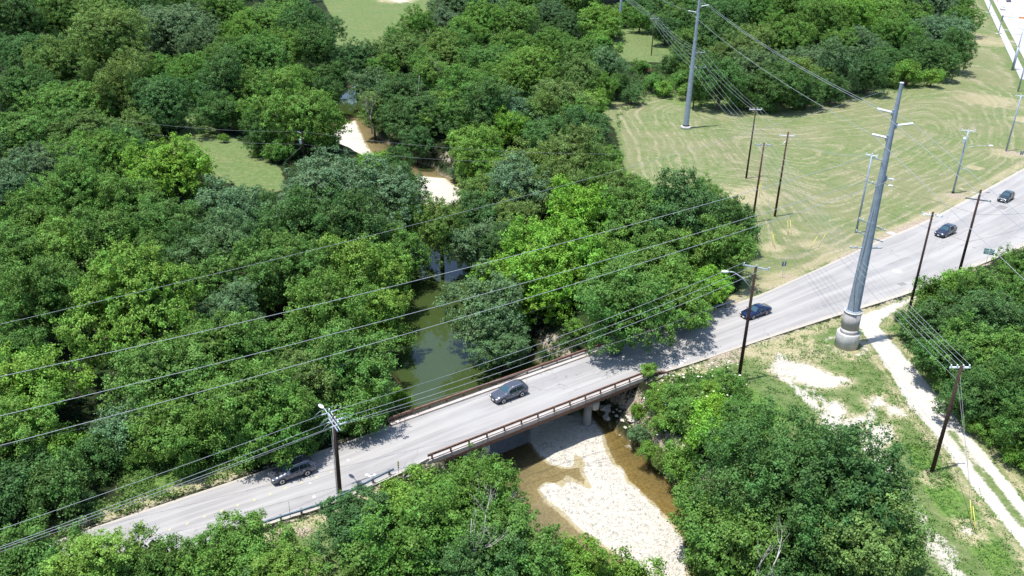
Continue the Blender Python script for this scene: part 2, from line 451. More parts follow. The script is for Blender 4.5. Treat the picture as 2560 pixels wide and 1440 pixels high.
def vnoise(X, Y, s, seed):
    r = np.random.default_rng(seed); T = r.random((64, 64))
    x, y = X * s, Y * s; i, j = np.floor(x).astype(int), np.floor(y).astype(int)
    fx, fy = x - i, y - j; fx = fx * fx * (3 - 2 * fx); fy = fy * fy * (3 - 2 * fy)
    g = lambda a, b: T[a % 64, b % 64]
    return (g(i, j) * (1 - fx) + g(i + 1, j) * fx) * (1 - fy) + (g(i, j + 1) * (1 - fx) + g(i + 1, j + 1) * fx) * fy

WATER = -5.6
CREEK = [(-44, 300, 3), (-47, 275, 3.4), (-48, 252, 4.2), (-45.5, 232, 4.6), (-40, 212, 5.5), (-31, 198, 5.5), (-22, 186, 5.5), (-14, 173, 5.2),
         (-14, 152, 5.4), (-13.5, 134, 7.4), (-10.5, 119, 8.6), (-7, 105, 10.2), (-1.5, 95, 10.6), (4.0, 86, 10.8), (9, 77, 10), (14, 67.5, 9.3), (19.5, 57, 9), (28, 40, 9), (36, 22, 9), (50, -10, 9)]
CRK = smooth_line(CREEK, 2)
BAR = [px([(850 + a / 2.88, 940 + b / 2.88) for a, b in
      [(1800, 300), (1860, 380), (1885, 440), (1910, 540), (1960, 630), (2010, 655), (2060, 750), (2150, 835), (2250, 930), (2380, 1060), (2450, 1160), (2480, 1330), (2500, 1500),
       (2300, 1480), (2200, 1400), (2050, 1300), (1900, 1200), (1750, 1100), (1600, 960), (1500, 890), (1450, 810), (1490, 770), (1560, 780), (1600, 795), (1640, 730), (1700, 765),
       (1740, 790), (1850, 820), (1790, 730), (1750, 665), (1785, 620), (1760, 580), (1695, 545), (1680, 640), (1600, 640), (1490, 600), (1420, 520), (1380, 470), (1400, 350), (1560, 280)]], -5.45),
       px([(838, 322), (885, 300), (905, 345), (925, 380), (1000, 410), (985, 425), (900, 405), (850, 385)], -5.4),
       px([(1045, 438), (1110, 444), (1170, 490), (1110, 512), (1050, 505)], -5.4)]
# main road edges
FAR = smooth_line([np.array(p) for p in [P2(-420, 1560), *px([(155, 1345), (400, 1262), (620, 1190), (985, 1063), (1380, 905), (1500, 862), (1700, 800), (1840, 757), (1905, 735), (2000, 692), (2110, 642), (2200, 600), (2300, 560), (2400, 508), (2470, 470), (2560, 420), (2720, 330)])]], 2)
NEAR = smooth_line([np.array(p) for p in [P2(-140, 1610), *px([(430, 1388), (690, 1305), (830, 1262), (945, 1208), (1072, 1152), (1340, 1050), (1612, 942), (1700, 920), (1840, 872), (1960, 832), (2100, 787), (2200, 757), (2290, 728), (2380, 690), (2480, 650), (2570, 612), (2760, 520)])]], 2)
def resample(line, n):
    line = np.array(line); s = np.r_[0, np.cumsum(np.hypot(*np.diff(line, axis=0).T))]
    t = np.linspace(0, s[-1], n); return np.c_[np.interp(t, s, line[:, 0]), np.interp(t, s, line[:, 1])]
NR = 260
fa, ne = resample(FAR, NR), resample(NEAR, NR)
ROADPOLY = list(fa[::4]) + list(ne[::-4])

FIELD = px([(1500, 285), (1550, 238), (1640, 222), (1720, 222), (1830, 245), (1900, 268), (2000, 262), (2120, 240), (2250, 215), (2350, 185), (2395, 130), (2415, 60), (2410, 0), (2400, -60),
            (2440, -60), (2457, 0), (2474, 34), (2499, 85), (2530, 155), (2555, 224), (2640, 400), (2600, 400), (2560, 424), (2470, 474), (2400, 512), (2300, 564), (2200, 604), (2110, 646), (2000, 696), (1905, 739), (1840, 762),
            (1790, 780), (1850, 720), (1860, 640), (1870, 560), (1840, 500), (1800, 560), (1700, 540), (1600, 500), (1560, 420), (1540, 330)])
LAWNS = [px([(1535, 65), (1600, 70), (1650, 100), (1700, 140), (1690, 158), (1560, 155), (1530, 110)]),
         px([(740, -90), (800, -10), (840, 60), (840, 120), (900, 160), (1010, 170), (1120, 110), (1170, 50), (1090, 15), (1060, -90)]),
         px([(480, 300), (560, 330), (640, 375), (700, 420), (720, 470), (650, 490), (560, 455), (500, 420), (470, 370), (440, 400), (300, 420), (300, 380), (420, 360)]),
         px([(462, 262), (500, 265), (520, 300), (500, 330), (465, 310)])]
TRI = px([(1640, 950), (1700, 925), (1840, 876), (1960, 836), (2100, 791), (2200, 761), (2300, 732), (2300, 800), (2290, 880), (2400, 1000), (2480, 1080), (2600, 1170), (2800, 1400), (2700, 1600), (2300, 1600), (2000, 1300), (1850, 1150), (1750, 1080), (1690, 1020)])
VERGE = px([(100, 1380), (155, 1335), (400, 1255), (620, 1182), (560, 1140), (420, 1130), (290, 1170), (330, 1230), (200, 1290)])
NEARGRASS = px([(640, 1340), (830, 1272), (945, 1216), (960, 1260), (900, 1380), (960, 1500), (600, 1500), (560, 1420)])
OPEN = [FIELD] + LAWNS + [TRI, VERGE, NEARGRASS]
def w(poly): return poly
DRIVE_L = px([(2140, 790), (2150, 820), (2194, 880), (2228, 935), (2267, 1005), (2333, 1080), (2370, 1130), (2440, 1225), (2560, 1368), (2700, 1540)])
DRIVE_R = px([(2300, 735), (2215, 790), (2196, 812), (2214, 835), (2244, 866), (2317, 952), (2367, 1010), (2428, 1094), (2464, 1134), (2560, 1252), (2720, 1430)])
DRIVE = DRIVE_L + DRIVE_R[::-1]
PATCH = [px([(1930, 925), (1950, 885), (1975, 905), (2005, 903), (2044, 919), (2094, 939), (2125, 944), (2072, 969), (2033, 967), (1983, 948)]),
         px([(2055, 1010), (2095, 1000), (2115, 1025), (2090, 1045), (2105, 1080), (2070, 1060)]),
         px([(2170, 1000), (2200, 985), (2215, 1010), (2190, 1020)]), px([(2210, 1012), (2240, 1015), (2275, 1040), (2230, 1035)]),
         px([(2135, 1035), (2165, 1040), (2175, 1060), (2140, 1050)]), px([(2170, 1065), (2220, 1060), (2240, 1085), (2200, 1110), (2180, 1090)])]
TRACKS = [(px([(1950, 930), (2000, 975), (2035, 1010), (2065, 1050), (2100, 1100)]), .8), (px([(2010, 960), (2050, 990), (2085, 1025), (2120, 1060), (2153, 1087)]), .5),
          (px([(2130, 1060), (2153, 1087), (2212, 1154), (2271, 1264), (2321, 1331), (2397, 1440), (2460, 1530)]), 1.5), (px([(2190, 1000), (2175, 1060), (2190, 1120), (2230, 1180)]), .5)]
ART = px([(2440, -90), (2457, 0), (2499, 85), (2555, 224), (2640, 400), (3400, 400), (3400, -90)])

OPEN.append(ART)
def bank_height(X, Y):
    d, hw = seg_dist(X, Y, CRK, [p[2] for p in CRK])
    n = vnoise(X, Y, .22, 3) - .5
    e = d - hw + n * 1.6                                   # >0 on the banks
    z = np.interp(e, [-3.2, -.9, 0, 1.0, 3.2, 6.0, 8.0], [-7.6, -7.0, -5.5, -4.4, -1.9, -.4, 0])
    z = np.where(Y < 92, np.where(z < -5.6, np.maximum(z, -6.25 + (vnoise(X, Y, .3, 8) - .5) * .2), z), z)
    return z, e
def full_height(X, Y):
    z, e = bank_height(X, Y)
    # abutment fill below the road
    z = z + (vnoise(X, Y, .05, 5) - .5) * .5 * np.clip((e - 8) / 10, 0, 1) * np.clip((seg_dist(X, Y, list(fa[::6])) - 6) / 8, 0, 1)
    rd = sdist(X, Y, ROADPOLY)
    k = np.clip((rd + 1.5) / 1.5, 0, 1); z = np.where(e > 3, z * (1 - k) - .05 * k, z)
    ad_ = np.clip(sdist(X, Y, ART) / 2 + 1, 0, 1); z = np.where(e > 20, z * (1 - ad_) - .07 * ad_, z)
    bar = np.full(X.shape, -99.)
    for b in BAR: bar = np.maximum(bar, sdist(X, Y, b))
    bh = -5.60 + np.where(bar > 0, np.clip(bar * .16, 0, .26), np.clip(bar * .085, -.62, 0)) + (vnoise(X, Y, .9, 4) - .5) * .07
    z = np.where((e < 1.5) & (bar > -5), np.maximum(z, bh), z)
    return z, e, bar
def ground_z(x, y): return float(full_height(np.array([float(x)]), np.array([float(y)]))[0][0])

def make_ground():
    xs = np.r_[-3000, -1200, -600, -400, np.arange(-300, -90, 2.5), np.arange(-90, 110, .62), np.arange(110, 330, 2.2), 420, 650, 1200, 3000]
    ys = np.r_[-1500, -500, -150, -60, np.arange(-20, 45, 3), np.arange(45, 160, .62), np.arange(160, 240, .95), np.arange(240, 520, 1.9), np.arange(520, 720, 12), 900, 1500, 4000]
    X, Y = np.meshgrid(xs, ys)
    z, e, bar = full_height(X, Y)
    z = np.where(np.hypot(X, Y) > 900, 0, z)
    nx, ny = len(xs), len(ys)
    co = np.stack([X, Y, z], -1).reshape(-1, 3)
    i = np.arange(nx * ny).reshape(ny, nx)
    q = np.stack([i[:-1, :-1], i[:-1, 1:], i[1:, 1:], i[1:, :-1]], -1).reshape(-1, 4)
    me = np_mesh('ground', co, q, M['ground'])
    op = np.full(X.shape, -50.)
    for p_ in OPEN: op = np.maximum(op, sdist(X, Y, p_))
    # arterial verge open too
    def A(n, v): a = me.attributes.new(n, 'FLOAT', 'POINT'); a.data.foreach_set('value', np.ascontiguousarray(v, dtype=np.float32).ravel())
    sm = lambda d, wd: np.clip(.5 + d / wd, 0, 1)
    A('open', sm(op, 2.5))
    fd = sdist(X, Y, FIELD)
    row = np.clip(fd, -6, 60)
    def blur(a, k, ax):
        pad = [(0, 0), (0, 0)]; pad[ax] = (k, k); c = np.cumsum(np.pad(a, pad, mode='edge'), axis=ax)
        n_ = a.shape[ax]; hi = np.take(c, range(2 * k, 2 * k + n_), axis=ax); lo = np.take(c, range(0, n_), axis=ax)
        return (hi - lo) / (2 * k)
    for _ in range(3): row = blur(blur(row, 4, 0), 4, 1)
    A('row', row); A('mow', np.clip(fd / 2, 0, 1) * (1 - .75 * np.clip((130 - Y) / 20, 0, 1)))
    rd = sdist(X, Y, ROADPOLY)
    drysp = np.zeros(X.shape)
    for (u, v, r_) in [(1880, 490, 9), (1935, 618, 3.5), (2030, 612, 4), (1975, 580, 3), (2390, 500, 6), (2110, 640, 7), (1960, 700, 5), (2250, 300, 0), (2520, 385, 6), (2560, 300, 6), (2330, 1195, 2.2), (2425, 1325, 3.0), (2440, 420, 3), (990, 0, 14), (2000, 870, 7), (1900, 870, 6), (2120, 880, 3.5), (2470, 250, 14), (2450, 100, 20), (2280, 770, 5)]:
        if r_: c = P2(u, v); drysp = np.maximum(drysp, np.clip(1.15 - np.hypot(X - c[0], Y - c[1]) / r_, 0, 1))
    edge_dry = np.clip(1 - np.abs(rd + 1.3) / 2.6, 0, 1) * .85
    drysp = np.maximum(drysp, np.clip(1 - np.abs(sdist(X, Y, DRIVE) + .8) / 2.2, 0, 1) * .75)
    for p_ in PATCH: drysp = np.maximum(drysp, np.clip(1 + sdist(X, Y, p_) / 2.6, 0, 1) * .8)
    A('dry', np.maximum(drysp, edge_dry))
    lush = np.zeros(X.shape)
    for poly in [px([(1640, 950), (1800, 900), (1850, 940), (1960, 1000), (2040, 1070), (1850, 1100), (1700, 1100)]), px([(2290, 760), (2240, 850), (2330, 960), (2440, 1070), (2600, 1180), (2600, 1080), (2400, 900)]),
                 px([(2230, 1090), (2330, 1110), (2450, 1260), (2560, 1400), (2500, 1500), (2400, 1350), (2280, 1200)]), px([(2000, 880), (2040, 870), (2130, 930), (2060, 920)]), VERGE,
                 px([(1600, 225), (1760, 215), (1830, 245), (1900, 270), (1760, 300), (1640, 240)])]:
        lush = np.maximum(lush, sm(sdist(X, Y, poly), 3))
    A('lush', lush * .62)
    gr = sdist(X, Y, DRIVE); gv = sm(gr, 1.2)
    # green strip between the wheel tracks further down the drive
    mid = [(a + b) / 2 for a, b in zip(resample(DRIVE_L, 30), resample(DRIVE_R, 30))]
    for m_, k_ in ((mid, 1.0),):
        dm = seg_dist(X, Y, m_[17:]); gv = np.minimum(gv, np.where(dm < 1.3, np.clip(.35 + np.maximum(dm - .35, 0) * .9, 0, 1), 1))
    for p_ in PATCH: gv = np.maximum(gv, np.clip(.5 + (sdist(X, Y, p_) + .1) / 3.2, 0, .66))
    for t_, w_ in TRACKS: gv = np.maximum(gv, np.clip(1.0 - seg_dist(X, Y, t_) / w_ * .5, 0, 1) * .70)
    c = P2(2115, 862); dd = np.abs(np.hypot(X - c[0], Y - c[1]) - 2.5); gv = np.maximum(gv, np.clip(1 - dd / 1.3, 0, 1) * .58)
    for (u, v, r_) in [(2420, 1325, 1.9), (2400, 470, 1.2), (1000, 2, 12), (2430, 480, 2.6), (1870, 480, 0)]:
        if r_: c = P2(u, v); gv = np.maximum(gv, np.clip(1.1 - np.hypot(X - c[0], Y - c[1]) / r_, 0, 1) * .62)
    shoulder = np.zeros(X.shape)
    for poly in [px([(2010, 700), (2110, 640), (2250, 570), (2330, 540), (2300, 566), (2110, 655)]), px([(1780, 880), (1850, 868), (1850, 900), (1770, 915)])]:
        shoulder = np.maximum(shoulder, sm(sdist(X, Y, poly) + .5, 2.0))
    A('gravel', gv)
    steep = np.clip(1 - np.abs(e - 2.2) / 2.6, 0, 1)
    soil = steep * .58 + np.where((np.abs(X - 16) < 9) & (np.abs(Y - 88) < 14), steep * .15, 0)
    soil = np.maximum(soil, shoulder * .9)
    soil = np.maximum(soil, np.clip(1 - np.abs(rd + .4) / 1.1, 0, 1) * .55)
    for (u, v, r_) in [(2390, 490, 3.4), (2520, 380, 3), (2328, 1182, 1.4), (1655, 190, 3), (1965, 690, 1.4), (330, 400, 7), (380, 390, 7), (2545, 385, 3), (760, 1330, 1.8)]:
        c = P2(u, v); soil = np.maximum(soil, np.clip(1.1 - np.hypot(X - c[0], Y - c[1]) / r_, 0, 1) * .8)
    A('soil', soil)
    A('bed', np.clip((.35 - e) / .8, 0, 1) * np.where(z < -5.45, 1, .55))
    A('amber', np.clip((X - np.interp(Y, [50, 66, 76, 86, 94], [19, 14, 13.5, 11, 9.5])) / 2, 0, 1) * .85)
    A('bar', sm(bar + .5, 1.6) * np.clip((1.6 - e), 0, 1))
    o = link('ground', me); struct(o)
    # the water
    xs2 = np.arange(-70, 60, .7); ys2 = np.arange(-10, 310, .7)
    X2, Y2 = np.meshgrid(xs2, ys2); z2, e2, b2 = full_height(X2, Y2)
    nx, ny = len(xs2), len(ys2); i = np.arange(nx * ny).reshape(ny, nx)
    wet = z2 < -5.3
    cell = (wet[:-1, :-1] | wet[:-1, 1:] | wet[1:, 1:] | wet[1:, :-1]) & (e2[:-1, :-1] < 2)
    q = np.stack([i[:-1, :-1], i[:-1, 1:], i[1:, 1:], i[1:, :-1]], -1)[cell]
    used = np.unique(q); remap = -np.ones(nx * ny, int); remap[used] = np.arange(len(used))
    co = np.stack([X2.ravel()[used], Y2.ravel()[used], np.full(len(used), WATER)], -1)
    mw = np_mesh('creek_water', co, remap[q], M['water'])
    a = mw.attributes.new('depth', 'FLOAT', 'POINT'); a.data.foreach_set('value', (WATER - z2.ravel()[used]).astype(np.float32))
    struct(link('creek_water', mw))
def np_mesh(name, co, faces, mat, smooth=True):
    me = bpy.data.meshes.new(name); k = faces.shape[1]; n = len(faces)
    me.vertices.add(len(co)); me.vertices.foreach_set('co', np.asarray(co, dtype=np.float32).ravel())
    me.loops.add(n * k); me.loops.foreach_set('vertex_index', np.asarray(faces, dtype=np.int32).ravel())
    me.polygons.add(n); me.polygons.foreach_set('loop_start', np.arange(0, n * k, k, dtype=np.int32))
    me.polygons.foreach_set('loop_total', np.full(n, k, dtype=np.int32))
    me.polygons.foreach_set('use_smooth', np.full(n, smooth, dtype=bool))
    me.materials.append(mat); me.update(calc_edges=True); return me
make_ground()

def strip(name, A_, B_, z, mat, nv=6, thick=0.0):
    A_, B_ = np.array(A_), np.array(B_); n = len(A_)
    s = np.r_[0, np.cumsum(np.hypot(*np.diff((A_ + B_) / 2, axis=0).T))]
    co, uv = [], []
    for i in range(n):
        for j in range(nv + 1):
            t = j / nv; p = A_[i] * (1 - t) + B_[i] * t; co.append((p[0], p[1], z)); uv.append((s[i], t))
    idx = np.arange(n * (nv + 1)).reshape(n, nv + 1)
    q = np.stack([idx[:-1, :-1], idx[:-1, 1:], idx[1:, 1:], idx[1:, :-1]], -1).reshape(-1, 4)[:, ::-1]
    # keep normals up
    a, b, c = np.array(co[q[0][0]]), np.array(co[q[0][1]]), np.array(co[q[0][2]])
    if np.cross(b - a, c - b)[2] < 0: q = q[:, ::-1]
    me = np_mesh(name, np.array(co), q, mat)
    ul = me.uv_layers.new(name='UVMap'); ul.data.foreach_set('uv', np.array(uv, dtype=np.float32)[q.ravel()].ravel())
    return link(name, me)
ROAD = struct(strip('main_road', fa, ne, 0.0, M['asphalt'], 8))

# arterial road, kerb, verge and sidewalk at the upper right
sw_l = [np.array(p) for p in px([(2440, -34), (2457, 0), (2474, 34), (2499, 85), (2530, 155), (2555, 224), (2570, 262)])]
def extend(line, a, b):
    line = [np.array(p, float) for p in line]
    d0 = (line[0] - line[1]); d0 /= np.linalg.norm(d0); d1 = (line[-1] - line[-2]); d1 /= np.linalg.norm(d1)
    return [line[0] + d0 * a] + line + [line[-1] + d1 * b]
fit = np.array(sw_l); cdir = fit[0] - fit[-1]; cdir /= np.linalg.norm(cdir)
AR0, ARD = fit[3], cdir; ARN = np.array([cdir[1], -cdir[0]])       # ARN points right (away from the field)
if ARN[0] < 0: ARN = -ARN
def arl(off, s0=-95, s1=330): return [AR0 + ARD * s + ARN * off for s in np.linspace(s0, s1, 24)]
for k in range(-30, 112):                                            # separate slabs of the walk
    a = AR0 + ARD * (k * 3.0 + 1.5); o = MB().box((a[0] + ARN[0] * 1.1, a[1] + ARN[1] * 1.1, .03), (2.96, 2.3, .12), math.atan2(ARD[1], ARD[0]))
    if k == -30: WALK = struct(link('sidewalk', None))
    mesh_s = o.mesh('slab', M['walk']); link('slab', mesh_s, WALK)
ART_ROAD = struct(strip('arterial_road', arl(4.3), arl(26), .01, M['arterial'], 6))
mb = MB(); a, b = AR0 + ARN * 4.2 - ARD * 95, AR0 + ARN * 4.2 + ARD * 330
mb.beam((a[0], a[1], .06), (b[0], b[1], .06), .22, .2); struct(mb.build('kerb', M['concrete_pale']))
mb = MB()
for k in range(-14, 50):
    c = AR0 + ARD * (k * 6.5); d = c + ARN * 26; c = c + ARN * 4.4
    mb.beam((c[0], c[1], .012), (d[0], d[1], .012), .09, .012)
for off in (7.9, 11.4, 15, 18.6):
    a, b = AR0 + ARN * off - ARD * 95, AR0 + ARN * off + ARD * 330; mb.beam((a[0], a[1], .012), (b[0], b[1], .012), .08, .014)
mb.build('joints', M['walk'], ART_ROAD)
mb = MB()
for k in range(-8, 28):
    for off in (8.0, 15.3):
        c = AR0 + ARD * (k * 12) + ARN * off; d = c + ARD * 3; mb.beam((c[0], c[1], .02), (d[0], d[1], .02), .12, .012)
mb.build('lane_markings', M['mark_white'], ART_ROAD)
# paved walk across the verge
for s in (-18, 12):
    c = AR0 + ARD * s + ARN * 3.3; struct(MB().box((c[0], c[1], .03), (1.5, 2.0, .1), math.atan2(ARD[1], ARD[0])).build('curb_ramp', M['walk']))

# ------------------------------------------------------------ road details
def decal(name, pts, z, mat, label, cat, group=None):
    c = np.mean([q[:2] for q in pts], 0)
    mb = MB(); n = len(pts)
    mb.add([(q[0], q[1], z) for q in pts] + [(q[0], q[1], z - .004) for q in pts], [tuple(range(n)), tuple(range(2 * n - 1, n - 1, -1))] + [(i, i + n, (i + 1) % n + n, (i + 1) % n) for i in range(n)])
    a = [np.array(q[:2]) for q in pts]; area = sum(a[i][0] * a[(i + 1) % n][1] - a[(i + 1) % n][0] * a[i][1] for i in range(n))
    if area < 0: mb.f = [tuple(reversed(f)) for f in mb.f]
    return mb.build(name, mat, ROAD) if label is None else tag(mb.build(name, mat), label, cat, group)
def ring(u, v, rx, ry, rot=0, n=14, j=0.0, z=0.0):
    c = P2(u, v, z); out = []
    for k in range(n):
        a = 2 * math.pi * k / n; q = 1 + random.uniform(-j, j)
        x, y = rx * math.cos(a) * q, ry * math.sin(a) * q
        out.append((c[0] + x * math.cos(rot) - y * math.sin(rot), c[1] + x * math.sin(rot) + y * math.cos(rot)))
    return out
random.seed(3)
(decal('asphalt_patch', ring(1535, 885, 1.15, .75, .5, 18, .12), .006, M['patch_dark'], None, None))
rw_ = .52
def quad(u, v, a, b, rot):
    c = P2(u, v); ca, sa = math.cos(rot), math.sin(rot)
    return [(c[0] + ca * x - sa * y, c[1] + sa * x + ca * y) for x, y in ((-a, -b), (a, -b), (a, b), (-a, b))]
(decal('asphalt_patch', quad(2505, 518, 1.15, .8, .75), .006, M['patch_grey'], None, None))
(decal('asphalt_patch', quad(2255, 710, .7, .45, .45), .006, M['patch_grey'], None, None))
for (u, v, lab) in [(2243, 678, 'pale round manhole cover in the middle of the wide road right of the steel tower'), (2228, 583, 'pale round manhole cover on the dusty road edge just right of the steel tower')]:
    decal('manhole_cover', ring(u, v, .75, .75, 0, 18), .008, M['iron'], lab, 'manhole cover', 'pale manhole covers in the road')
for i, (u, v) in enumerate([(379, 1339), (424, 1324), (468, 1309), (511, 1291), (554, 1277), (594, 1263), (636, 1250), (675, 1235), (714, 1220), (753, 1206), (791, 1193), (828, 1179)]):
    (decal('centre_mark', quad(u, v, .14, .09, 1.1), .006, M['mark_yellow'], None, None))
for (u, v, s, rot) in [(918, 1187, .16, 0), (928, 1191, .19, .6), (936, 1187, .15, 1), (932, 1196, .12, 2), (1690, 905, .26, .3), (1704, 909, .22, 1.2), (1712, 902, .2, .2), (1698, 912, .14, .2), (1676, 919, .12, 0), (775, 1208, .1, .2), (785, 1242, .16, .4), (870, 1150, .12, 0), (1720, 897, .12, .5)]:
    (decal('paint_mark', ring(u, v, s * 1.3, s, rot, 9, .35), .006, M['mark_white'], None, None))
# expansion joints at the bridge ends and dark scuffs
for (p0, p1) in [((1020, 1110), (1040, 1132)), ((1545, 915), (1600, 950)), ((1500, 940), (1470, 905))]:
    pass

# ------------------------------------------------------------ bridge
BA = np.array(P2(1072, 1154)); BB = np.array(P2(1612, 944)); BL = float(np.linalg.norm(BB - BA)); ba = (BB - BA) / BL; bn = np.array([-ba[1], ba[0]])
BW = 8.3
def bp(s, t, z): q = BA + ba * s + bn * t; return (q[0], q[1], z)
brot = math.atan2(ba[1], ba[0])
bridge = thing('bridge', 'two-span road bridge with brown steel railings over the murky creek', 'bridge', (0, 0, 0))
mb = MB(); mb.box(bp(BL / 2, BW / 2, -.19), (BL + .6, BW - .3, .34), brot); mb.build('deck', M['concrete'], bridge)
for k in range(4):
    MB().box(bp(BL / 2, 1.2 + k * (BW - 2.4) / 3, -.78), (BL, .42, .8), brot).build('girder', M['rust_rail'] if k in (0, 3) else M['concrete_dark'], bridge)
for t, nm in ((.07, 'n'), (BW - .12, 'f')):
    MB().box(bp(BL / 2, t, -.07), (BL + .5, .50 if nm == 'n' else .62, .60), brot, .03).build('kerb_beam', M['curb'], bridge)
    MB().box(bp(BL / 2, t + (-.26 if nm == 'n' else .32), -.48), (BL + .3, .10, .46), brot).build('fascia_beam', M['rust_rail'], bridge)
post_proto = None; NP = 14
for side, t, out in ((0, -.10, -1), (1, BW + .12, 1)):
    for i in range(NP):
        s = .35 + i * (BL - .7) / (NP - 1)
        if post_proto is None:
            mb = MB(); mb.box((0, 0, 0), (.03, .20, 1.30), brot)
            mb.box((-.05, 0, 0), (.10, .025, 1.30), brot); mb.box((.05, 0, 0), (.10, .025, 1.30), brot)
            mb.box((0, 0, -.5), (.22, .24, .04), brot); post_proto = mb.mesh('post', M['rust_rail'])
        o = link('post', post_proto, bridge); o.location = bp(s, t, .22)
    if side == 0:
        for zz in (.78,):
            mb = MB(); mb.beam(bp(-.1, t + .10, zz), bp(BL + .1, t + .10, zz), .05, .16); mb.beam(bp(-.1, t + .15, zz + .10), bp(BL + .1, t + .15, zz + .10), .16, .04)
            mb.beam(bp(-.1, t + .15, zz - .10), bp(BL + .1, t + .15, zz - .10), .16, .04); mb.build('rail', M['rust_rail'], bridge)
    else:
        mb = MB(); mb.beam(bp(-.5, t - .02, .86), bp(BL + 1, t - .02, .86), .20, .05); mb.beam(bp(-.5, t - .10, .72), bp(BL + 1, t - .10, .72), .05, .26); mb.build('rail', M['rust_rail'], bridge)
        mb = MB(); mb.beam(bp(-.5, t - .10, .40), bp(BL + 1, t - .10, .40), .05, .07); mb.build('lower_rail', M['rust_rail'], bridge)
# flared ends of the near railing
mb = MB(); a = P(1072, 1148, .55); q = [a, P(1052, 1158, .6), P(1030, 1175, .55), P(1008, 1192, .5)]
for u, v in zip(q[:-1], q[1:]): mb.beam(u, v, .10, .34)
mb.build('flared_rail', M['curb'], bridge)
mb = MB(); q = [bp(BL, .0, .80), P(1625, 935, .75), P(1650, 930, .75), P(1672, 932, .72)]
for u, v in zip(q[:-1], q[1:]): mb.beam(u, v, .14, .22)
mb.box((q[-1][0], q[-1][1], .3), (.14, .14, 1.0)); mb.build('flared_rail', M['rust_rail'], bridge)
# piers with rounded caps
for s in (7.6, 23.6):
    c = bp(s, BW / 2, -1.75); mb = MB(); mb.box(c, (1.0, BW - 1.0, 1.1), brot, .05)
    for tt in (.75, BW - .75): mb.lathe(bp(s, tt, -2.3), [(.5, 0), (.5, 1.1)], 16)
    mb.build('pier_cap', M['concrete'], bridge)
    for tt in (2.0, BW - 2.0):
        MB().lathe(bp(s, tt, -6.6), [(.52, 0), (.5, 4.3)], 16).build('pier_column', M['concrete_dark'], bridge)
        random.seed(int(s * 3 + tt)); mb = MB()
        mb.box(bp(s, tt, -5.6), (1.7, 1.5, .5), brot + .2, .12); mb.build('footing', M['concrete_dark'], bridge)
for s in (-.5, BL + .5):
    MB().box(bp(s, BW / 2, -2.4), (1.0, BW + .6, 4.0), brot, .05).build('abutment', M['concrete_dark'], bridge)
    for sg, tt in ((-1, -.2), (1, BW + .2)):
        mb = MB(); e = -1 if s < 0 else 1
        mb.beam(bp(s, tt, -1.7), bp(s + e * 3.2, tt + sg * .9, -1.2), .35, 2.6); mb.build('wing_wall', M['concrete_dark'], bridge)

# ------------------------------------------------------------ guardrails
def guardrail(pts, label, side, spacing=1.9, postmat=None, z=.62):
    pts = [np.array(p, float) for p in pts]; line = densify(pts, .5)
    g = thing('guardrail', label, 'guardrail', (line[0][0], line[0][1], 0))
    loc = np.array([line[0][0], line[0][1]])
    prof = [(0, .155), (.03, .13), (.075, .085), (.03, .03), (0, 0), (.03, -.03), (.075, -.085), (.03, -.13), (0, -.155)]
    vs, fs = [], []; n = len(line)
    for i in range(n):
        d = line[min(i + 1, n - 1)][:2] - line[max(i - 1, 0)][:2]; d /= np.linalg.norm(d); nn = np.array([-d[1], d[0]]) * side
        for a, h in prof: p = line[i][:2] + nn * a - loc; vs.append((p[0], p[1], z + h))
    m = len(prof)
    for i in range(n - 1):
        for j in range(m - 1): fs.append((i * m + j, i * m + j + 1, (i + 1) * m + j + 1, (i + 1) * m + j))
    o = MB().add(vs, fs).build('rail', M['guardrail'], g)
    sd = o.modifiers.new('thickness', 'SOLIDIFY'); sd.thickness = .012
    L = np.r_[0, np.cumsum(np.hypot(*np.diff(line[:, :2], axis=0).T))]
    for s in np.arange(.5, L[-1], spacing):
        x, y = np.interp(s, L, line[:, 0]) - loc[0], np.interp(s, L, line[:, 1]) - loc[1]
        j = int(np.argmin(abs(L - s))); d = line[min(j + 1, n - 1)][:2] - line[max(j - 1, 0)][:2]; d /= np.linalg.norm(d); nn = np.array([-d[1], d[0]]) * -side
        p = MB().box((0, 0, 0), (.19, .19, 1.3), math.atan2(d[1], d[0])).build('post', postmat or M['wood_grey'], g)
        p.location = (x + nn[0] * .14, y + nn[1] * .14, .12)
    return g
guardrail([P(985, 1184), P(940, 1206), P(865, 1246), P(790, 1277), P(700, 1305), P(600, 1340), P(500, 1372)], 'grey steel guardrail on weathered posts along the near road edge, lower left', 1, 2.0)
guardrail([P(1505, 866), P(1580, 838), P(1680, 803), P(1760, 783), P(1836, 762)], 'long grey steel guardrail along the far road edge beyond the bridge', 1, 2.0)

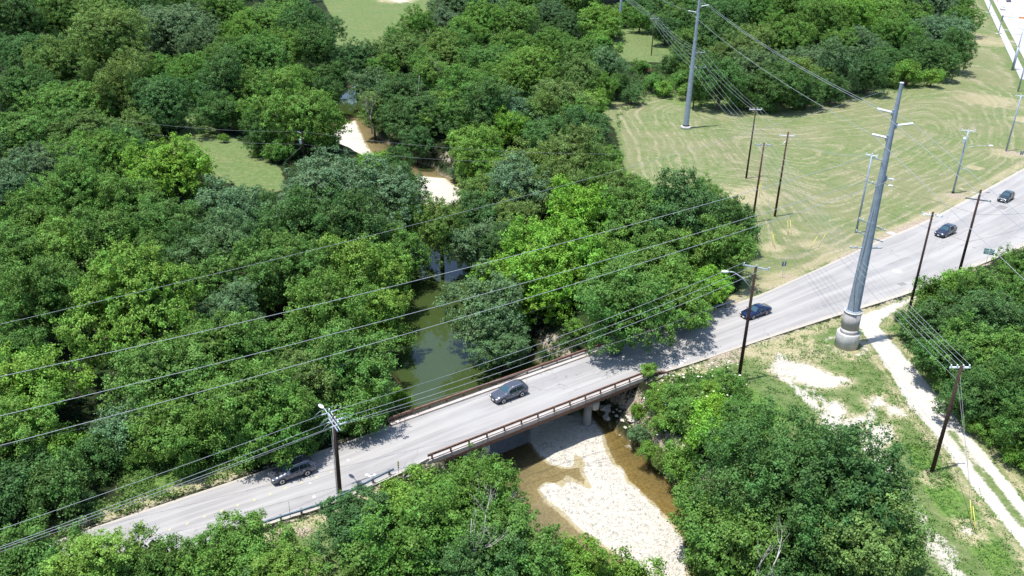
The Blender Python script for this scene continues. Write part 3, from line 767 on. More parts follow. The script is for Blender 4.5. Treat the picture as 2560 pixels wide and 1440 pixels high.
# ------------------------------------------------------------ poles and wires
def rel(p, b): return (p[0] - b[0], p[1] - b[1], p[2] - b[2])
ARMENDS = {}
def pole(key, base, topv, label, mat, r0=.19, r1=.12, cat='utility pole', name='utility_pole', group=None, h=None, arms=(), sides=10, cap=None, lean=(0, 0)):
    b = P(*base); H = h or z_at(b[0], b[1], topv)
    g = thing(name, label, cat, (b[0], b[1], b[2]), 0, group)
    MB().tube([(0, 0, -.3), (lean[0] * .5, lean[1] * .5, H * .5), (lean[0], lean[1], H)], [r0, (r0 + r1) / 2, r1], sides).build('shaft', mat, g)
    if cap: MB().lathe((0, 0, H), [(r1 * 1.05, 0), (r1 * 1.05, .1), (.02, .16)], sides).build('cap', cap, g)
    ARMENDS[key] = {'b': b, 'H': H, 'g': g, 'ends': []}
    for (zo, half, az, am, nins) in arms:
        z = H - zo; dx, dy = math.cos(R(az)), math.sin(R(az))
        off = (-dy * (r1 + .06), dx * (r1 + .06))
        mb = MB(); mb.box((off[0], off[1], z), (half * 2, .13, .15), R(az)); mb.build('crossarm', am, g)
        mb = MB()
        for s_ in (-1, 1): mb.beam((off[0] + dx * half * .5 * s_, off[1] + dy * half * .5 * s_, z - .05), (off[0], off[1], z - .75), .04, .03)
        mb.build('brace', M['steel_light'], g)
        ts = np.linspace(-1, 1, nins) * (half - .12)
        pts = []
        for t in ts:
            MB().lathe((off[0] + dx * t, off[1] + dy * t, z + .07), [(.03, 0), (.035, .10), (.09, .12), (.07, .17), (.09, .20), (.04, .27)], 8).build('insulator', M['insulator'], g)
            pts.append((b[0] + off[0] + dx * t, b[1] + off[1] + dy * t, z + .33))
        ARMENDS[key]['ends'].append(pts)
    return g, b, H
def lamp(g, z, dxy, L, rise, mat=None, head='cobra', r=.04):
    """street-lamp arm and head on a pole; dxy unit direction in plan"""
    mat = mat or M['steel_light']
    pts = [(0, 0, z), (dxy[0] * L * .45, dxy[1] * L * .45, z + rise * .7), (dxy[0] * L * .8, dxy[1] * L * .8, z + rise), (dxy[0] * L, dxy[1] * L, z + rise)]
    MB().tube(pts, r, 6).build('lamp_arm', mat, g)
    MB().tube([(0, 0, z + .7), (dxy[0] * L * .45, dxy[1] * L * .45, z + rise * .7 + .03)], .015, 4).build('arm_stay', mat, g)
    c = (dxy[0] * (L + .35), dxy[1] * (L + .35), z + rise)
    rot = math.atan2(dxy[1], dxy[0])
    h = MB(); h.blob(c, .46, .21, .13, 12, 6, rot); o = h.build('lamp_head', M['white_metal'], g)
    MB().blob((c[0] + dxy[0] * .08, c[1] + dxy[1] * .08, c[2] - .09), .22, .15, .10, 10, 5, rot).build('lamp_lens', M['insulator'], o)
    MB().lathe((c[0], c[1], c[2] + .11), [(.05, 0), (.05, .09)], 8).build('photocell', M['steel'], o)
def transformer(g, z, dxy, r=.26):
    c = (dxy[0] * (r + .2), dxy[1] * (r + .2), z)
    t = MB().lathe(c, [(r * .9, 0), (r, .05), (r, .82), (r * 1.05, .85), (r * .9, .95), (.05, 1.0)], 14).build('transformer', M['white_metal'], g)
    for a in (0, 2.4): MB().lathe((c[0] + .1 * math.cos(a), c[1] + .1 * math.sin(a), z + .95), [(.03, 0), (.06, .08), (.03, .16), (.06, .22), (.02, .32)], 7).build('bushing', M['insulator'], t)

# --- big steel tower on its concrete drum
tb = P(2115, 862); tb[0] += 0
tower = thing('transmission_tower', 'tall tapered blue-grey steel tower on a two-tier concrete drum beside the gravel drive', 'transmission tower', (tb[0], tb[1], 0))
TH = z_at(tb[0], tb[1], 208)
MB().lathe((0, 0, -.4), [(1.5, 0), (1.5, 2.35), (1.44, 2.42)], 32).build('foundation', M['concrete'], tower)
MB().lathe((0, 0, 2.0), [(1.16, 0), (1.16, .62)], 28).build('collar_band', M['concrete_pale'], tower)
MB().lathe((0, 0, 2.55), [(1.13, 0), (1.13, 2.5)], 28).build('upper_drum', M['concrete_dark'], tower)
MB().lathe((0, 0, 5.05), [(1.19, 0), (1.19, .10), (1.02, .12)], 28).build('rim', M['concrete_pale'], tower)
MB().lathe((0, 0, 5.16), [(.98, 0), (.98, .12)], 12, smooth=False).build('base_plate', M['steel_light'], tower)
for k in range(12): MB().lathe((.89 * math.cos(k * math.pi / 6), .89 * math.sin(k * math.pi / 6), 5.27), [(.05, 0), (.05, .13)], 6).build('anchor_bolt', M['steel_light'], tower)
MB().lathe((0, 0, 5.2), [(.79, 0), (.56, (TH - 5.2) * .42), (.54, (TH - 5.2) * .421), (.21, TH - 5.2)], 12, smooth=False).build('shaft', M['steel'], tower)
MB().lathe((0, 0, TH), [(.24, 0), (.24, .09)], 12).build('cap', M['white_metal'], tower)
def tr(z): return max(.21, .79 - (z - 5.2) / (TH - 5.2) * .58)
TW = {}
def post_insulator(key, v, off, big=True, g=None, base=None, rad=None):
    g = g or tower; base = tb if base is None else base
    z = z_at(base[0], base[1], v); sx = 1 if off[0] > 0 else -1; r_ = (rad or tr(z))
    a = Vector((sx * r_, 0, z)); d = Vector(off)
    MB().box((sx * (r_ + .06), 0, z), (.22, .3, .7)).build('bracket', M['steel'], g)
    n = 9 if big else 5; L = d.length; prof = [(.07, 0)]
    for i in range(n): prof += [(.085, L * (i + .1) / n), (.19 if big else .10, L * (i + .45) / n), (.085, L * (i + .8) / n)]
    prof += [(.05, L)]
    MB().lathe(a, prof, 10, axis=d).build('insulator', M['white_metal'] if big else M['insulator'], g)
    e = a + d; TW[key] = (e.x + base[0], e.y + base[1], e.z)
post_insulator('c1', 282, (-2.0, 0, .42)); post_insulator('c2', 314, (2.1, 0, .30)); post_insulator('c3', 345, (-1.9, 0, .40))
post_insulator('a4', 446, (1.15, 0, -.1), False)
def tarm(key, v, off, w_=.11):
    z = z_at(tb[0], tb[1], v); sx = 1 if off[0] > 0 else -1; r_ = tr(z)
    a = (sx * r_ * .9, 0, z); e = (sx * r_ + off[0], off[1], z + off[2])
    mb = MB(); mb.beam(a, e, w_, w_ * 1.15); mb.build('arm', M['steel_light'], tower)
    for t in (.55, .95):
        q = [a[i] + (e[i] - a[i]) * t for i in range(3)]
        MB().lathe(q, [(.03, 0), (.08, .08), (.05, .14), (.08, .19), (.02, .27)], 8).build('insulator', M['insulator'], tower)
    TW[key] = (e[0] + tb[0], e[1] + tb[1], e[2] + .25)
tarm('b1', 402, (-1.3, 0, .4)); tarm('b2', 462, (-1.1, 0, .35)); tarm('b3', 558, (-1.2, 0, .5)); tarm('b4', 566, (1.3, 0, -.55)); tarm('b5', 588, (-1.2, 0, .5)); tarm('b6', 596, (1.3, 0, -.45)); tarm('b7', 620, (-1.5, 0, 0)); tarm('b8', 620, (1.3, 0, .02))
z5 = z_at(tb[0], tb[1], 455); MB().tube([(tr(z5), 0, z5 - .1), (tr(z5) + .55, -.1, z5 - .35)], .03, 5).build('lamp_arm', M['steel_light'], tower)
MB().blob((tr(z5) + .8, -.1, z5 - .40), .36, .16, .10, 10, 5).build('lamp_head', M['white_metal'], tower)
for k in range(7):
    z = z_at(tb[0], tb[1], 505 + k * 7); MB().beam((-tr(z) + .05, -.2, z), (-tr(z) - .12, -.2, z), .03, .03).build('step_bolt', M['steel'], tower)
mb = MB(); mb.tube([(-tr(20) * .8, -.45, 20), (-tr(14) * .8, -.5, 14), (-tr(9) * .95, -.5, 9), (-.25, -.78, 5.3)], .03, 5); mb.build('conduit', M['sign_back'], tower)

# --- second and third tower
def tower_small(base, H, label, r0, r1, arms_z):
    b = P(*base); g = thing('transmission_tower', label, 'transmission tower', (b[0], b[1], 0))
    MB().lathe((0, 0, -.2), [(1.25, 0), (1.25, .65), (1.15, .72)], 24).build('foundation', M['concrete_pale'], g)
    MB().lathe((0, 0, .5), [(r0 * 1.12, 0), (r0 * 1.12, .3)], 12, smooth=False).build('base_plate', M['black'], g)
    MB().lathe((0, 0, .75), [(r0, 0), (r0 * .72, H * .4), (r0 * .70, H * .401), (r1, H - .75)], 12, smooth=False).build('shaft', M['steel'], g)
    return g, b
t2, t2b = tower_small((1714, 320), 33, 'tall slim steel tower standing in the mown field with two upper arms', .70, .22, ())
for key, v, off in (('d3', 31, (-2.0, 0, .35)), ('d2', 16, (2.0, 0, .4))): post_insulator(key, v, off, False, t2, t2b, .3)
TW['d1'] = (t2b[0] - 2, t2b[1], 31.5)
t3, t3b = tower_small((1547, 86), 33, 'farthest steel tower at the top edge, rising from the small lawn strip', .66, .22, ())

AZ_ROW = 0
gr_f = 'dark wooden poles in the mown field'
pole('C', (1865, 447), 270, 'leftmost of three dark wooden poles in the field, thin, with a white crossarm', M['wood_dark'], .20, .12, arms=[(.35, 1.25, 2, M['white_metal'], 4)])
pole('E', (1881, 555), 357, 'reddish wooden pole with grey crossarm, lowest of the three in the field', M['wood_red'], .21, .13, arms=[(.45, 1.55, 1, M['steel_light'], 4)])
pole('D', (1937, 540), 330, 'rightmost of three brown wooden poles in the field, with a cutout on its crossarm', M['wood_red'], .21, .13, arms=[(.75, 1.4, 0, M['white_metal'], 3)])
g = ARMENDS['D']['g']; MB().tube([(-.2, -.1, 14.1), (-.75, -.2, 13.5)], .06, 6).build('cutout_switch', M['insulator'], g)
pole('B', (1732, 275), 130, 'dark wooden pole with two crossarms just behind the slim field tower', M['wood_dark'], .19, .12, arms=[(.15, 1.5, 1, M['steel_light'], 3), (3.9, 2.1, -1, M['steel_light'], 4)])
pole('A', (1628, 140), 45, 'thin dark pole with pale crossarm on the small lawn strip at top', M['wood_dark'], .18, .12, arms=[(.2, 1.5, -2, M['steel_light'], 4)])
pole('Z', (1562, 42), -60, 'dark pole behind the farthest steel tower at the top edge', M['wood_dark'], .18, .12, h=13)
pole('LR', (2330, 1178), 915, 'dark leaning wooden pole with white crossarm between gravel tracks at lower right', M['wood_dark'], .22, .15, arms=[(.30, 1.05, 2, M['white_metal'], 4)], lean=(0, 0))
pole('G', (2270, 787), 530, 'dark wooden pole with cluttered crossarm at the edge of the right thicket', M['wood_dark'], .19, .13, arms=[(.55, 1.35, -22, M['white_metal'], 4)])
g = ARMENDS['G']['g']; H_ = ARMENDS['G']['H']
for k, t in enumerate((-1.2, -.5, .6, 1.2)):
    MB().tube([(t - .2, -.5, H_ - .3), (t, -.1, H_ - .4), (t + .35, .45, H_ - .25)], .045, 6).build('dead_end_insulator', M['insulator'], g)
MB().tube([(0, 0, H_ - 1.3), (-.5, -.5, H_ - 1.6), (1.2, .5, H_ - 1.5)], .02, 5).build('jumper_wire', M['grey_wire'], g)
pole('Hh', (2392, 702), 475, 'tall dark pole with thin dark crossarm rising behind the right thicket', M['wood_dark'], .22, .15, arms=[(1.6, 1.75, -22, M['sign_back'], 3)])
g, b, H_ = pole('R', (1846, 952), 668, 'dark wooden pole with street lamp and slanted crossarm beside the blue sedan', M['wood_dark'], .23, .15, arms=[(.10, 1.55, -25, M['steel_light'], 3)])
a = P(1813, 670, H_ - .35); dd = Vector((a[0] - b[0], a[1] - b[1])); lamp(g, H_ - 2.9, (dd.x / dd.length, dd.y / dd.length), dd.length - .4, 2.1, r=.055)
g, b, H_ = pole('L', (850, 1232), 1040, 'dark wooden pole crowded with insulators, jumpers and a street lamp, lower left', M['wood_dark'], .22, .17)
q0, q1 = P(814, 1042, H_ - .3), P(843, 1083, H_ - .3); az = math.degrees(math.atan2(q0[1] - q1[1], q0[0] - q1[0])); L_ = np.hypot(q0[0] - q1[0], q0[1] - q1[1])
LEnds = []
for zo, side in ((.35, 0), (.95, 1)):
    off = -.3 if side else -.1
    dx, dy = math.cos(R(az)), math.sin(R(az))
    for s_ in (-.13, .13): MB().box((s_ * -dy, s_ * dx, H_ - zo), (2.6, .09, .11), R(az)).build('crossarm', M['steel_light'], g)
for k, t in enumerate((-1.2, -.35, 1.2)):
    cx, cy = math.cos(R(az)) * t, math.sin(R(az)) * t; z = H_ - .3
    rdx, rdy = ba[0], ba[1]
    for sg in (-1, 1):
        a_ = Vector((cx + rdx * .15 * sg, cy + rdy * .15 * sg, z)); d_ = Vector((rdx * .75 * sg, rdy * .75 * sg, .02))
        MB().lathe(a_, [(.03, 0), (.08, .12), (.045, .2), (.08, .3), (.045, .38), (.08, .48), (.03, .75)], 8, axis=d_).build('dead_end_insulator', M['insulator'], g)
        MB().tube([a_ + d_ * 1.0, a_ + d_ * 1.9 + Vector((0, 0, .05)), a_ + d_ * 1.2 + Vector((0, 0, .42)), a_ + Vector((0, 0, .55))], .022, 5).build('jumper_wire', M['wire'], g)
    MB().lathe((cx, cy, z + .05), [(.03, 0), (.04, .14), (.10, .17), (.07, .25), (.10, .29), (.03, .42)], 8).build('insulator', M['insulator'], g)
    LEnds.append(((b[0] + cx - rdx * .95, b[1] + cy - rdy * .95, z), (b[0] + cx + rdx * .95, b[1] + cy + rdy * .95, z)))
a = P(801, 1014, H_ - .1); dd = Vector((a[0] - b[0], a[1] - b[1])); lamp(g, H_ - 1.6, (dd.x / dd.length, dd.y / dd.length), dd.length - .5, 1.5)
MB().tube([(-.25, -.08, -.2), (-.24, -.08, H_ * .6), (-.16, -.05, H_ - .8)], .035, 6).build('conduit', M['steel_light'], g)
MB().tube([(-.3, -.12, 0), (-.33, -.1, H_ - 2.4)], .018, 5).build('ground_wire', M['grey_wire'], g)

# slim galvanised poles on the right
pole('S1', (2140, 582), 387, 'slim steel pole with angled white crossarm just left of the big tower', M['steel'], .19, .13, arms=[(.15, 1.0, -24, M['white_metal'], 3), ])
g, b, H_ = pole('S2', (2382, 483), 326, 'slim steel pole with transformer and long lamp arm near the bend', M['steel'], .19, .14, arms=[(.1, 1.3, -14, M['white_metal'], 3)])
MB().lathe((0, 0, 0), [(.27, 0), (.26, .35)], 10).build('boot', M['black'], g)
transformer(g, H_ - 2.4, (-.95, -.3)); a = P(2478, 366, H_ - 3.0); dd = Vector((a[0] - b[0], a[1] - b[1])); lamp(g, H_ - 3.4, (dd.x / dd.length, dd.y / dd.length), 4.6, .55)
MB().beam((.1, 0, 5.2), (2.1, -.6, 4.9), .09, .09).build('low_arm', M['steel_light'], g)
g, b, H_ = pole('S3', (2515, 378), 239, 'slim steel pole at the right edge beside a patch of bare soil', M['steel'], .20, .14, arms=[(.1, 1.1, -5, M['white_metal'], 3)])
MB().beam((.1, 0, 6.8), (2.4, -.3, 6.6), .09, .09).build('low_arm', M['steel_light'], g)
g, b, H_ = pole('S4', (2531, 175), 70, 'thick-footed steel pole beside the sidewalk at the upper right edge', M['steel'], .26, .16, arms=[(.3, 1.3, 0, M['steel_light'], 3)])
MB().tube([(0, 0, 0), (0, 0, 7.2)], [.42, .38], 10).build('sleeve', M['steel'], g)
g, b, H_ = pole('S6', (2545, 228), 150, 'steel pole at the right edge between the sidewalk and the mown field', M['steel'], .24, .17, arms=[(.3, 1.2, 0, M['steel_light'], 2)])
g, b, H_ = pole('S7', (2562, 266), 170, 'short stretch of steel pole cut off by the right edge above the bend', M['steel'], .24, .17)
g, b, H_ = pole('TS', (2496, 84), 36, 'traffic signal mast with yellow signal head over the concrete road', M['steel'], .17, .15, cat='traffic signal', name='traffic_signal', h=7.0)
ad = ARN; MB().tube([(0, 0, 6.4), (ad[0] * 12.5, ad[1] * 12.5, 6.7)], [.12, .06], 8).build('mast_arm', M['steel_light'], g)
for t in (6.6,):
    s_ = MB(); s_.box((ad[0] * t, ad[1] * t, 6.55), (1.9, .3, .6), math.atan2(ad[1], ad[0]), .03); s_ = s_.build('signal_head', M['signal_yellow'], g)
MB().box((0, 0, 5.9), (.5, .4, 2.0), math.atan2(ad[1], ad[0]), .03).build('control_box', M['sign_back'], g)
c = (0, 0, .02); MB().box(c, (2.0, 1.6, .14), 0, .02).build('pad', M['concrete_pale'], g)
g, b, H_ = pole('SL', (2471, 31), -8, 'slim lamp post with small concrete pad at the top end of the sidewalk', M['steel'], .15, .10, cat='lamp post', name='lamp_post', h=8)
lamp(g, 7.4, tuple(ARN), 2.2, .6); MB().box((0, 0, .02), (2.2, 1.6, .14), 0, .02).build('pad', M['concrete_pale'], g)
g, b, H_ = pole('W', (762, 412), 328, 'slim dark pole with white transformer in front of the round clearing tree', M['wood_dark'], .17, .11)
transformer(g, H_ - 2.6, (-.95, -.2), .24); MB().beam((0, 0, H_ - .4), (-.9, -.1, H_ - .1), .07, .07).build('cutout_arm', M['white_metal'], g)

def wire(a, b, sag, r, mat, label, group=None, name='power_line', n=26):
    a, b = Vector(a), Vector(b); pts = []
    for i in range(n + 1):
        t = i / n; p = a.lerp(b, t); p.z -= 4 * sag * t * (1 - t); pts.append(p)
    o = MB().tube(pts, r * .78, 4).build(name, mat)
    return tag(o, label, 'power line', group)
far_dir = Vector((.257, -.966, 0))
# transmission conductors
tgt = [P(2640, 634, 27), P(2640, 605, 29), P(2640, 770, 23)]
for (k1, k2, tg_, lab) in [('d1', 'c1', (2560, 567, 25.5), 'outer'), ('d2', 'c2', (2560, 537, 24.5), 'right'), ('d3', 'c3', (2560, 690, 20.5), 'lower')]:
    e = Vector(TW[k2]); q = Vector(P(*tg_)); q2 = e + (q - e) * 4.0
    wire(TW[k1], TW[k2], 1.3, .032, M['wire'], f'white {lab} transmission line between the slim field tower and the big steel tower')
    wire(TW[k2], q2, 0.4, .034, M['wire'], f'white {lab} transmission line from the big tower out past the right edge')
    u = Vector(TW[k1]); wire(u, u + Vector((-3.4 if k1 != 'd2' else -3.0, 132, 0)), 3.0, .032, M['wire'], f'{lab} transmission line from the slim field tower back to the farthest tower')
# four long lines sweeping to the lower left
def ray_wire(p0, p1, ext, sag, r, mat, label, group=None):
    a, b = Vector(P(*p0)) if not isinstance(p0, Vector) else p0, Vector(P(*p1)) if not isinstance(p1, Vector) else p1
    a2 = a + (a - b) * ext
    return wire(a2, b, sag, r, mat, label, group, n=34)
GL = 'long white lines sweeping across to the left edge'
ray_wire((0, 797, 19.5), Vector(P(2215, 226, 25)), .1, 1.6, .022, M['wire'], 'highest and thinnest long white line crossing the woods to the left edge', GL)
ray_wire((0, 930, 18.0), Vector(TW['b1']), .1, 1.3, .033, M['wire'], 'second long white line from the big tower to the left edge', GL)
ray_wire((0, 1028, 16.5), Vector(TW['b2']), .1, 1.3, .033, M['wire'], 'third long white line from the big tower, through the bright tree tops', GL)
ray_wire((0, 1102, 15.2), Vector(TW['a4']), .1, 1.3, .033, M['wire'], 'lowest of four long white lines from the big tower to the left edge', GL)
# thin dark cable below them
ray_wire((150, 1068, 11.0), Vector(P(1420, 752, 9.5)), .25, 1.0, .018, M['dark_wire'], 'thin dark cable crossing in front of the creek pool')
# roadside lines through the left pole
GD = 'roadside lines between the left and middle lamp poles'
RE = ARMENDS['R']['ends'][0]; Rb, RH = ARMENDS['R']['b'], ARMENDS['R']['H']
tgtL = [(0, 1322, 9.3), (0, 1366, 9.3), (0, 1371, 9.3)]
names = ['upper', 'middle', 'lower']
order = [2, 1, 0]
LE = sorted(LEnds, key=lambda q: -q[0][1])
RS = sorted(RE, key=lambda q: -q[1])
for i in range(3):
    ray_wire(tgtL[i], Vector(LE[i][0]), .15, .15, .026, M['wire'], f'{names[i]} white roadside line from the lower left pole to the left edge')
    wire(LE[i][1], RS[i], .9, .026, M['wire'], f'{names[i]} white roadside line between the lower left pole and the sedan pole', GD)
Lb, LH = ARMENDS['L']['b'], ARMENDS['L']['H']
wire((Lb[0], Lb[1], LH - 1.2), (Rb[0], Rb[1], RH - 3.4), .8, .022, M['grey_wire'], 'lowest grey neutral line beside the road between the two lamp poles', GD)
ray_wire((0, 1378, 7.9), Vector((Lb[0], Lb[1], LH - 1.25)), .1, .25, .022, M['grey_wire'], 'lowest grey neutral line running from the lower left pole to the left edge')
# on from the middle pole to the tower and further right
for i, k in enumerate(('b7', 'b5', 'b3')):
    wire(RS[i], TW[k], .5, .018, M['grey_wire'], f'{names[i]} thin line from the sedan pole up to the tower arms')
S2e, S3e, S1e, Ge, He = [ARMENDS[k]['ends'][0] for k in ('S2', 'S3', 'S1', 'G', 'Hh')]
for i in range(3):
    wire(S1e[i], S2e[i], .9, .016, M['grey_wire'], f'{names[i]} faint line between the slim poles left and right of the tower')
    wire(S2e[i], S3e[i], .7, .016, M['grey_wire'], f'{names[i]} faint line between the transformer pole and the right edge pole')
wire(TW['b4'], (S2e[1][0], S2e[1][1], 8.5), .8, .016, M['grey_wire'], 'faint low line from the tower to the transformer pole')
wire(TW['a4'], tuple(P(2620, 388, 11)), .7, .018, M['grey_wire'], 'thin line from the tower lamp bracket to the right edge')
# field poles fan
De, Ee, Ce, Be, Be2, Ae, LRe = ARMENDS['D']['ends'][0], ARMENDS['E']['ends'][0], ARMENDS['C']['ends'][0], ARMENDS['B']['ends'][0], ARMENDS['B']['ends'][1], ARMENDS['A']['ends'][0], ARMENDS['LR']['ends'][0]
ordw = ['first', 'second', 'third', 'fourth']
for i in range(3):
    wire(Be[i], Ce[i], .8, .022, M['wire'], f'{ordw[i]} pale line from the double-arm pole to the leftmost field pole', 'upper fan of field lines')
    wire(Ce[i + 1], De[i], .5, .020, M['wire'], f'{ordw[i]} pale line between the leftmost and rightmost field poles', 'upper fan of field lines')
    wire(De[i], S1e[i], 1.6, .020, M['wire'], f'{ordw[i]} sagging pale line from the rightmost field pole to the tower')
for i in range(4):
    wire(Be2[i], Ee[i], .9, .022, M['wire'], f'{ordw[i]} pale line from the double-arm pole to the lowest field pole', 'lower fan of field lines')
    a = Vector(Ae[i]); wire(a, a + Vector((-7, 100, 1.5)), 1.4, .03, M['wire'], f'{ordw[i]} pale line running from the lawn strip pole off the top edge')
    wire(Ee[i], LRe[i], 1.3, .024, M['wire'], f'{ordw[i]} long pale line from the lowest field pole to the lower right pole', 'lines crossing the road to the lower right pole')
for i in range(3): wire(Ae[i], Be[i], .9, .026, M['wire'], f'{ordw[i]} upper pale line between the lawn strip pole and double-arm pole', 'upper fan of field lines')
for i in range(4): wire(Ae[i], Be2[i], 1.0, .026, M['wire'], f'{ordw[i]} lower pale line between the lawn strip pole and double-arm pole', 'lower fan of field lines')
wire((ARMENDS['E']['b'][0], ARMENDS['E']['b'][1], 11.5), (ARMENDS['LR']['b'][0], ARMENDS['LR']['b'][1], 11.3), 1.2, .02, M['wire'], 'lower neutral line from the lowest field pole to the lower right pole')
Hb, Gb = ARMENDS['Hh']['b'], ARMENDS['G']['b']
wire((ARMENDS['C']['b'][0], ARMENDS['C']['b'][1], 11.0), (Hb[0], Hb[1], 11.2), 1.1, .02, M['dark_wire'], 'upper dark cable crossing the field and road to the tall thicket pole')
wire((ARMENDS['D']['b'][0], ARMENDS['D']['b'][1], 10.5), (Hb[0], Hb[1], 6.6), .9, .02, M['dark_wire'], 'lower dark cable crossing the road behind the dark minivan')
wire((Hb[0], Hb[1], 11.1), tuple(P(2640, 520, 11)), .5, .02, M['dark_wire'], 'upper dark cable from the tall thicket pole to the right edge')
wire((Hb[0], Hb[1], 6.6), tuple(P(2640, 540, 6)), .5, .02, M['dark_wire'], 'lower dark cable from the tall thicket pole to the right edge')
wire((ARMENDS['W']['b'][0], ARMENDS['W']['b'][1], ARMENDS['W']['H']), tuple(P(290, 298, 9)), .8, .022, M['grey_wire'], 'upper thin line from the clearing pole to the left into the trees')
wire((ARMENDS['W']['b'][0], ARMENDS['W']['b'][1], 4.4), tuple(P(380, 336, 7)), .5, .022, M['grey_wire'], 'lower thin line from the clearing pole to the left into the trees')
wire((ARMENDS['W']['b'][0], ARMENDS['W']['b'][1], ARMENDS['W']['H']), tuple(P(1560, 385, 12)), 1.2, .022, M['grey_wire'], 'upper thin line from the clearing pole across the creek to the right')
wire((ARMENDS['W']['b'][0], ARMENDS['W']['b'][1], 4.4), tuple(P(1280, 405, 9)), .8, .022, M['grey_wire'], 'lower thin line from the clearing pole across the creek to the right')

# guy wires with yellow guards
def guy(top, foot, label, mat=None):
    a, b = Vector(top), Vector(foot); d = (a - b).normalized()
    g = thing('guy_wire', label, 'guy wire', (b.x, b.y, b.z))
    MB().tube([(0, 0, 0), tuple(a - b)], .014, 4).build('strand', M['grey_wire'], g)
    MB().tube([tuple(d * .1), tuple(d * 2.6)], .038, 6).build('guard', M['yellow'], g)
GG = 'guy wires with yellow guards in the field'
Eb, Db, Cb = ARMENDS['E']['b'], ARMENDS['D']['b'], ARMENDS['C']['b']
for (k, zt, u, v, lab) in [('C', 13, 1899, 490, 'left one of the pair below the leftmost field pole'), ('C', 12, 1905, 488, 'right one of the pair below the leftmost field pole'),
                           ('E', 13.4, 1933, 616, 'left one of the pair right of the lowest field pole'), ('E', 12.5, 1938, 622, 'right one of the pair right of the lowest field pole'),
                           ('D', 13.4, 1970, 588, 'left one of the pair below the rightmost field pole'), ('D', 12.5, 1978, 586, 'right one of the pair below the rightmost field pole'),
                           ('LR', 12.2, 2431, 1318, 'left one of the pair on the pale dirt patch at lower right'), ('LR', 11.2, 2441, 1335, 'right one of the pair on the pale dirt patch at lower right')]:
    bb = ARMENDS[k]['b']; guy((bb[0], bb[1], zt), tuple(P(u, v)), 'yellow guarded guy wire, ' + lab.replace('one of the pair on the pale dirt patch at lower right', 'of two on the pale dirt patch, lower right'))
for (u, v, du, dv, lab) in [(2024, 625, 18, -32, 'left'), (2046, 620, 14, -28, 'right')]:
    a = P(u, v); b = P(u + du, v + dv, 2.0); guy(tuple(Vector(a) + (Vector(b) - Vector(a)) * 1.15), tuple(a), f'slanted yellow guarded stay lying low over bare grass, {lab} of two')
wb = ARMENDS['W']['b']; f_ = P(700, 415); MB_ = MB().tube([(wb[0], wb[1], 4.2), tuple(f_)], .02, 4).build('guy_wire', M['grey_wire']); tag(MB_, 'thin dark guy wire slanting down left from the clearing pole', 'guy wire')

# ------------------------------------------------------------ signs and markers
def sign_post(u, v, label, face, size, h, facing, mat2=None, post=.03):
    b = P(u, v); g = thing('road_sign', label, 'sign', (b[0], b[1], 0), facing)
    MB().tube([(0, 0, -.2), (0, 0, h + size[1] / 2)], post, 6).build('post', M['steel_light'], g)
    MB().box((0, .04, h), (size[0], .03, size[1])).build('panel', face, g); return g
sign_post(1933 + 22, 694, 'small grey sign seen from behind on thin post beside the road bend', M['sign_back'], (.75, .75), 2.3, .3)
sign_post(2548, 408, 'dark sign seen from behind at the right edge above the road', M['sign_back'], (.8, .8), 2.3, .2)
g = sign_post(2462, 668, 'teal green road sign with two pale lines above the right thicket', M['sign_green'], (1.5, .95), 2.7, -.42)
for z_, w_ in ((2.92, 1.15), (2.47, 1.0)):
    for k in range(7):
        MB().box((-w_ / 2 + w_ * (k + .5) / 7, .015 - .02, z_), (w_ / 7 * .6, .012, .14)).build('lettering', M['sign_white'], g)
MB().box((0, -.006 + .02, 2.70), (1.5, .022, .05)).build('divider', M['sign_white'], g)
# object marker and thin stake at the guardrail
b = P(997, 1187); g = thing('object_marker', 'thin marker post with black and yellow stripes where guardrail meets the bridge', 'marker', (b[0], b[1], 0))
MB().tube([(0, 0, -.1), (0, 0, 2.4)], .022, 5).build('post', M['steel_light'], g)
for k in range(6): MB().box((0, -.04, .95 + k * .15), (.16, .015, .145), -.4).build('stripe', M['yellow'] if k % 2 else M['black'], g)
b = P(726, 1293); tag(MB().tube([(b[0], b[1], -.1), (b[0], b[1], 1.9)], .025, 5).build('stake', M['wood_grey']), 'thin bare stake standing by the lower left guardrail', 'stake')
b = P(2493, 2); 
c_ = AR0 + ARD * 40 + ARN * 3.3
b = P(2493, 4); tag(MB().lathe((b[0], b[1], 0), [(.35, 0), (.35, .06), (.24, .08), (.06, .9)], 10).build('traffic_cone', M['orange']), 'small orange-red cone by the kerb at the top right', 'traffic cone')
for i, (u, v) in enumerate([(2487, 40), (2491, 46), (2484, 33)]):
    b = P(u, v); mb = MB(); mb.beam((b[0] - 1, b[1], .14), (b[0] + 1, b[1] - .4, .14), .12, .1); mb.build('walk_marking', M['patch_grey'], WALK)

# ------------------------------------------------------------ cars
def paint(name, col, metal=.5, rough=.28):
    g = NG(name); return g.out(g.bsdf(col, rough, metal, .5, None, Coat_Weight=.8, Coat_Roughness=.05))
CP = {'grey': paint('graphite_grey_paint', (.095, .10, .125)), 'blue': paint('deep_blue_paint', (.008, .02, .075)), 'navy': paint('dark_slate_paint', (.035, .045, .075)),
      'dark': paint('dark_green_grey_paint', (.045, .055, .062)), 'white': paint('white_car_paint', (.78, .78, .78), 0, .35)}
M['glass'] = paint('tinted_car_glass', (.012, .018, .022), 0, .06)
M['screen'] = paint('blue_green_windscreen', (.03, .07, .09), 0, .05)
M['rim'] = simple('silver_wheel_rim', (.62, .62, .64), .35, .6, .5, .05, 5)
M['red'] = simple('red_lamp_lens', (.55, .02, .03), .25, 0, .5, .05, 5)
M['lens'] = simple('clear_headlamp_lens', (.75, .78, .80), .15, .2, .6, .05, 5)
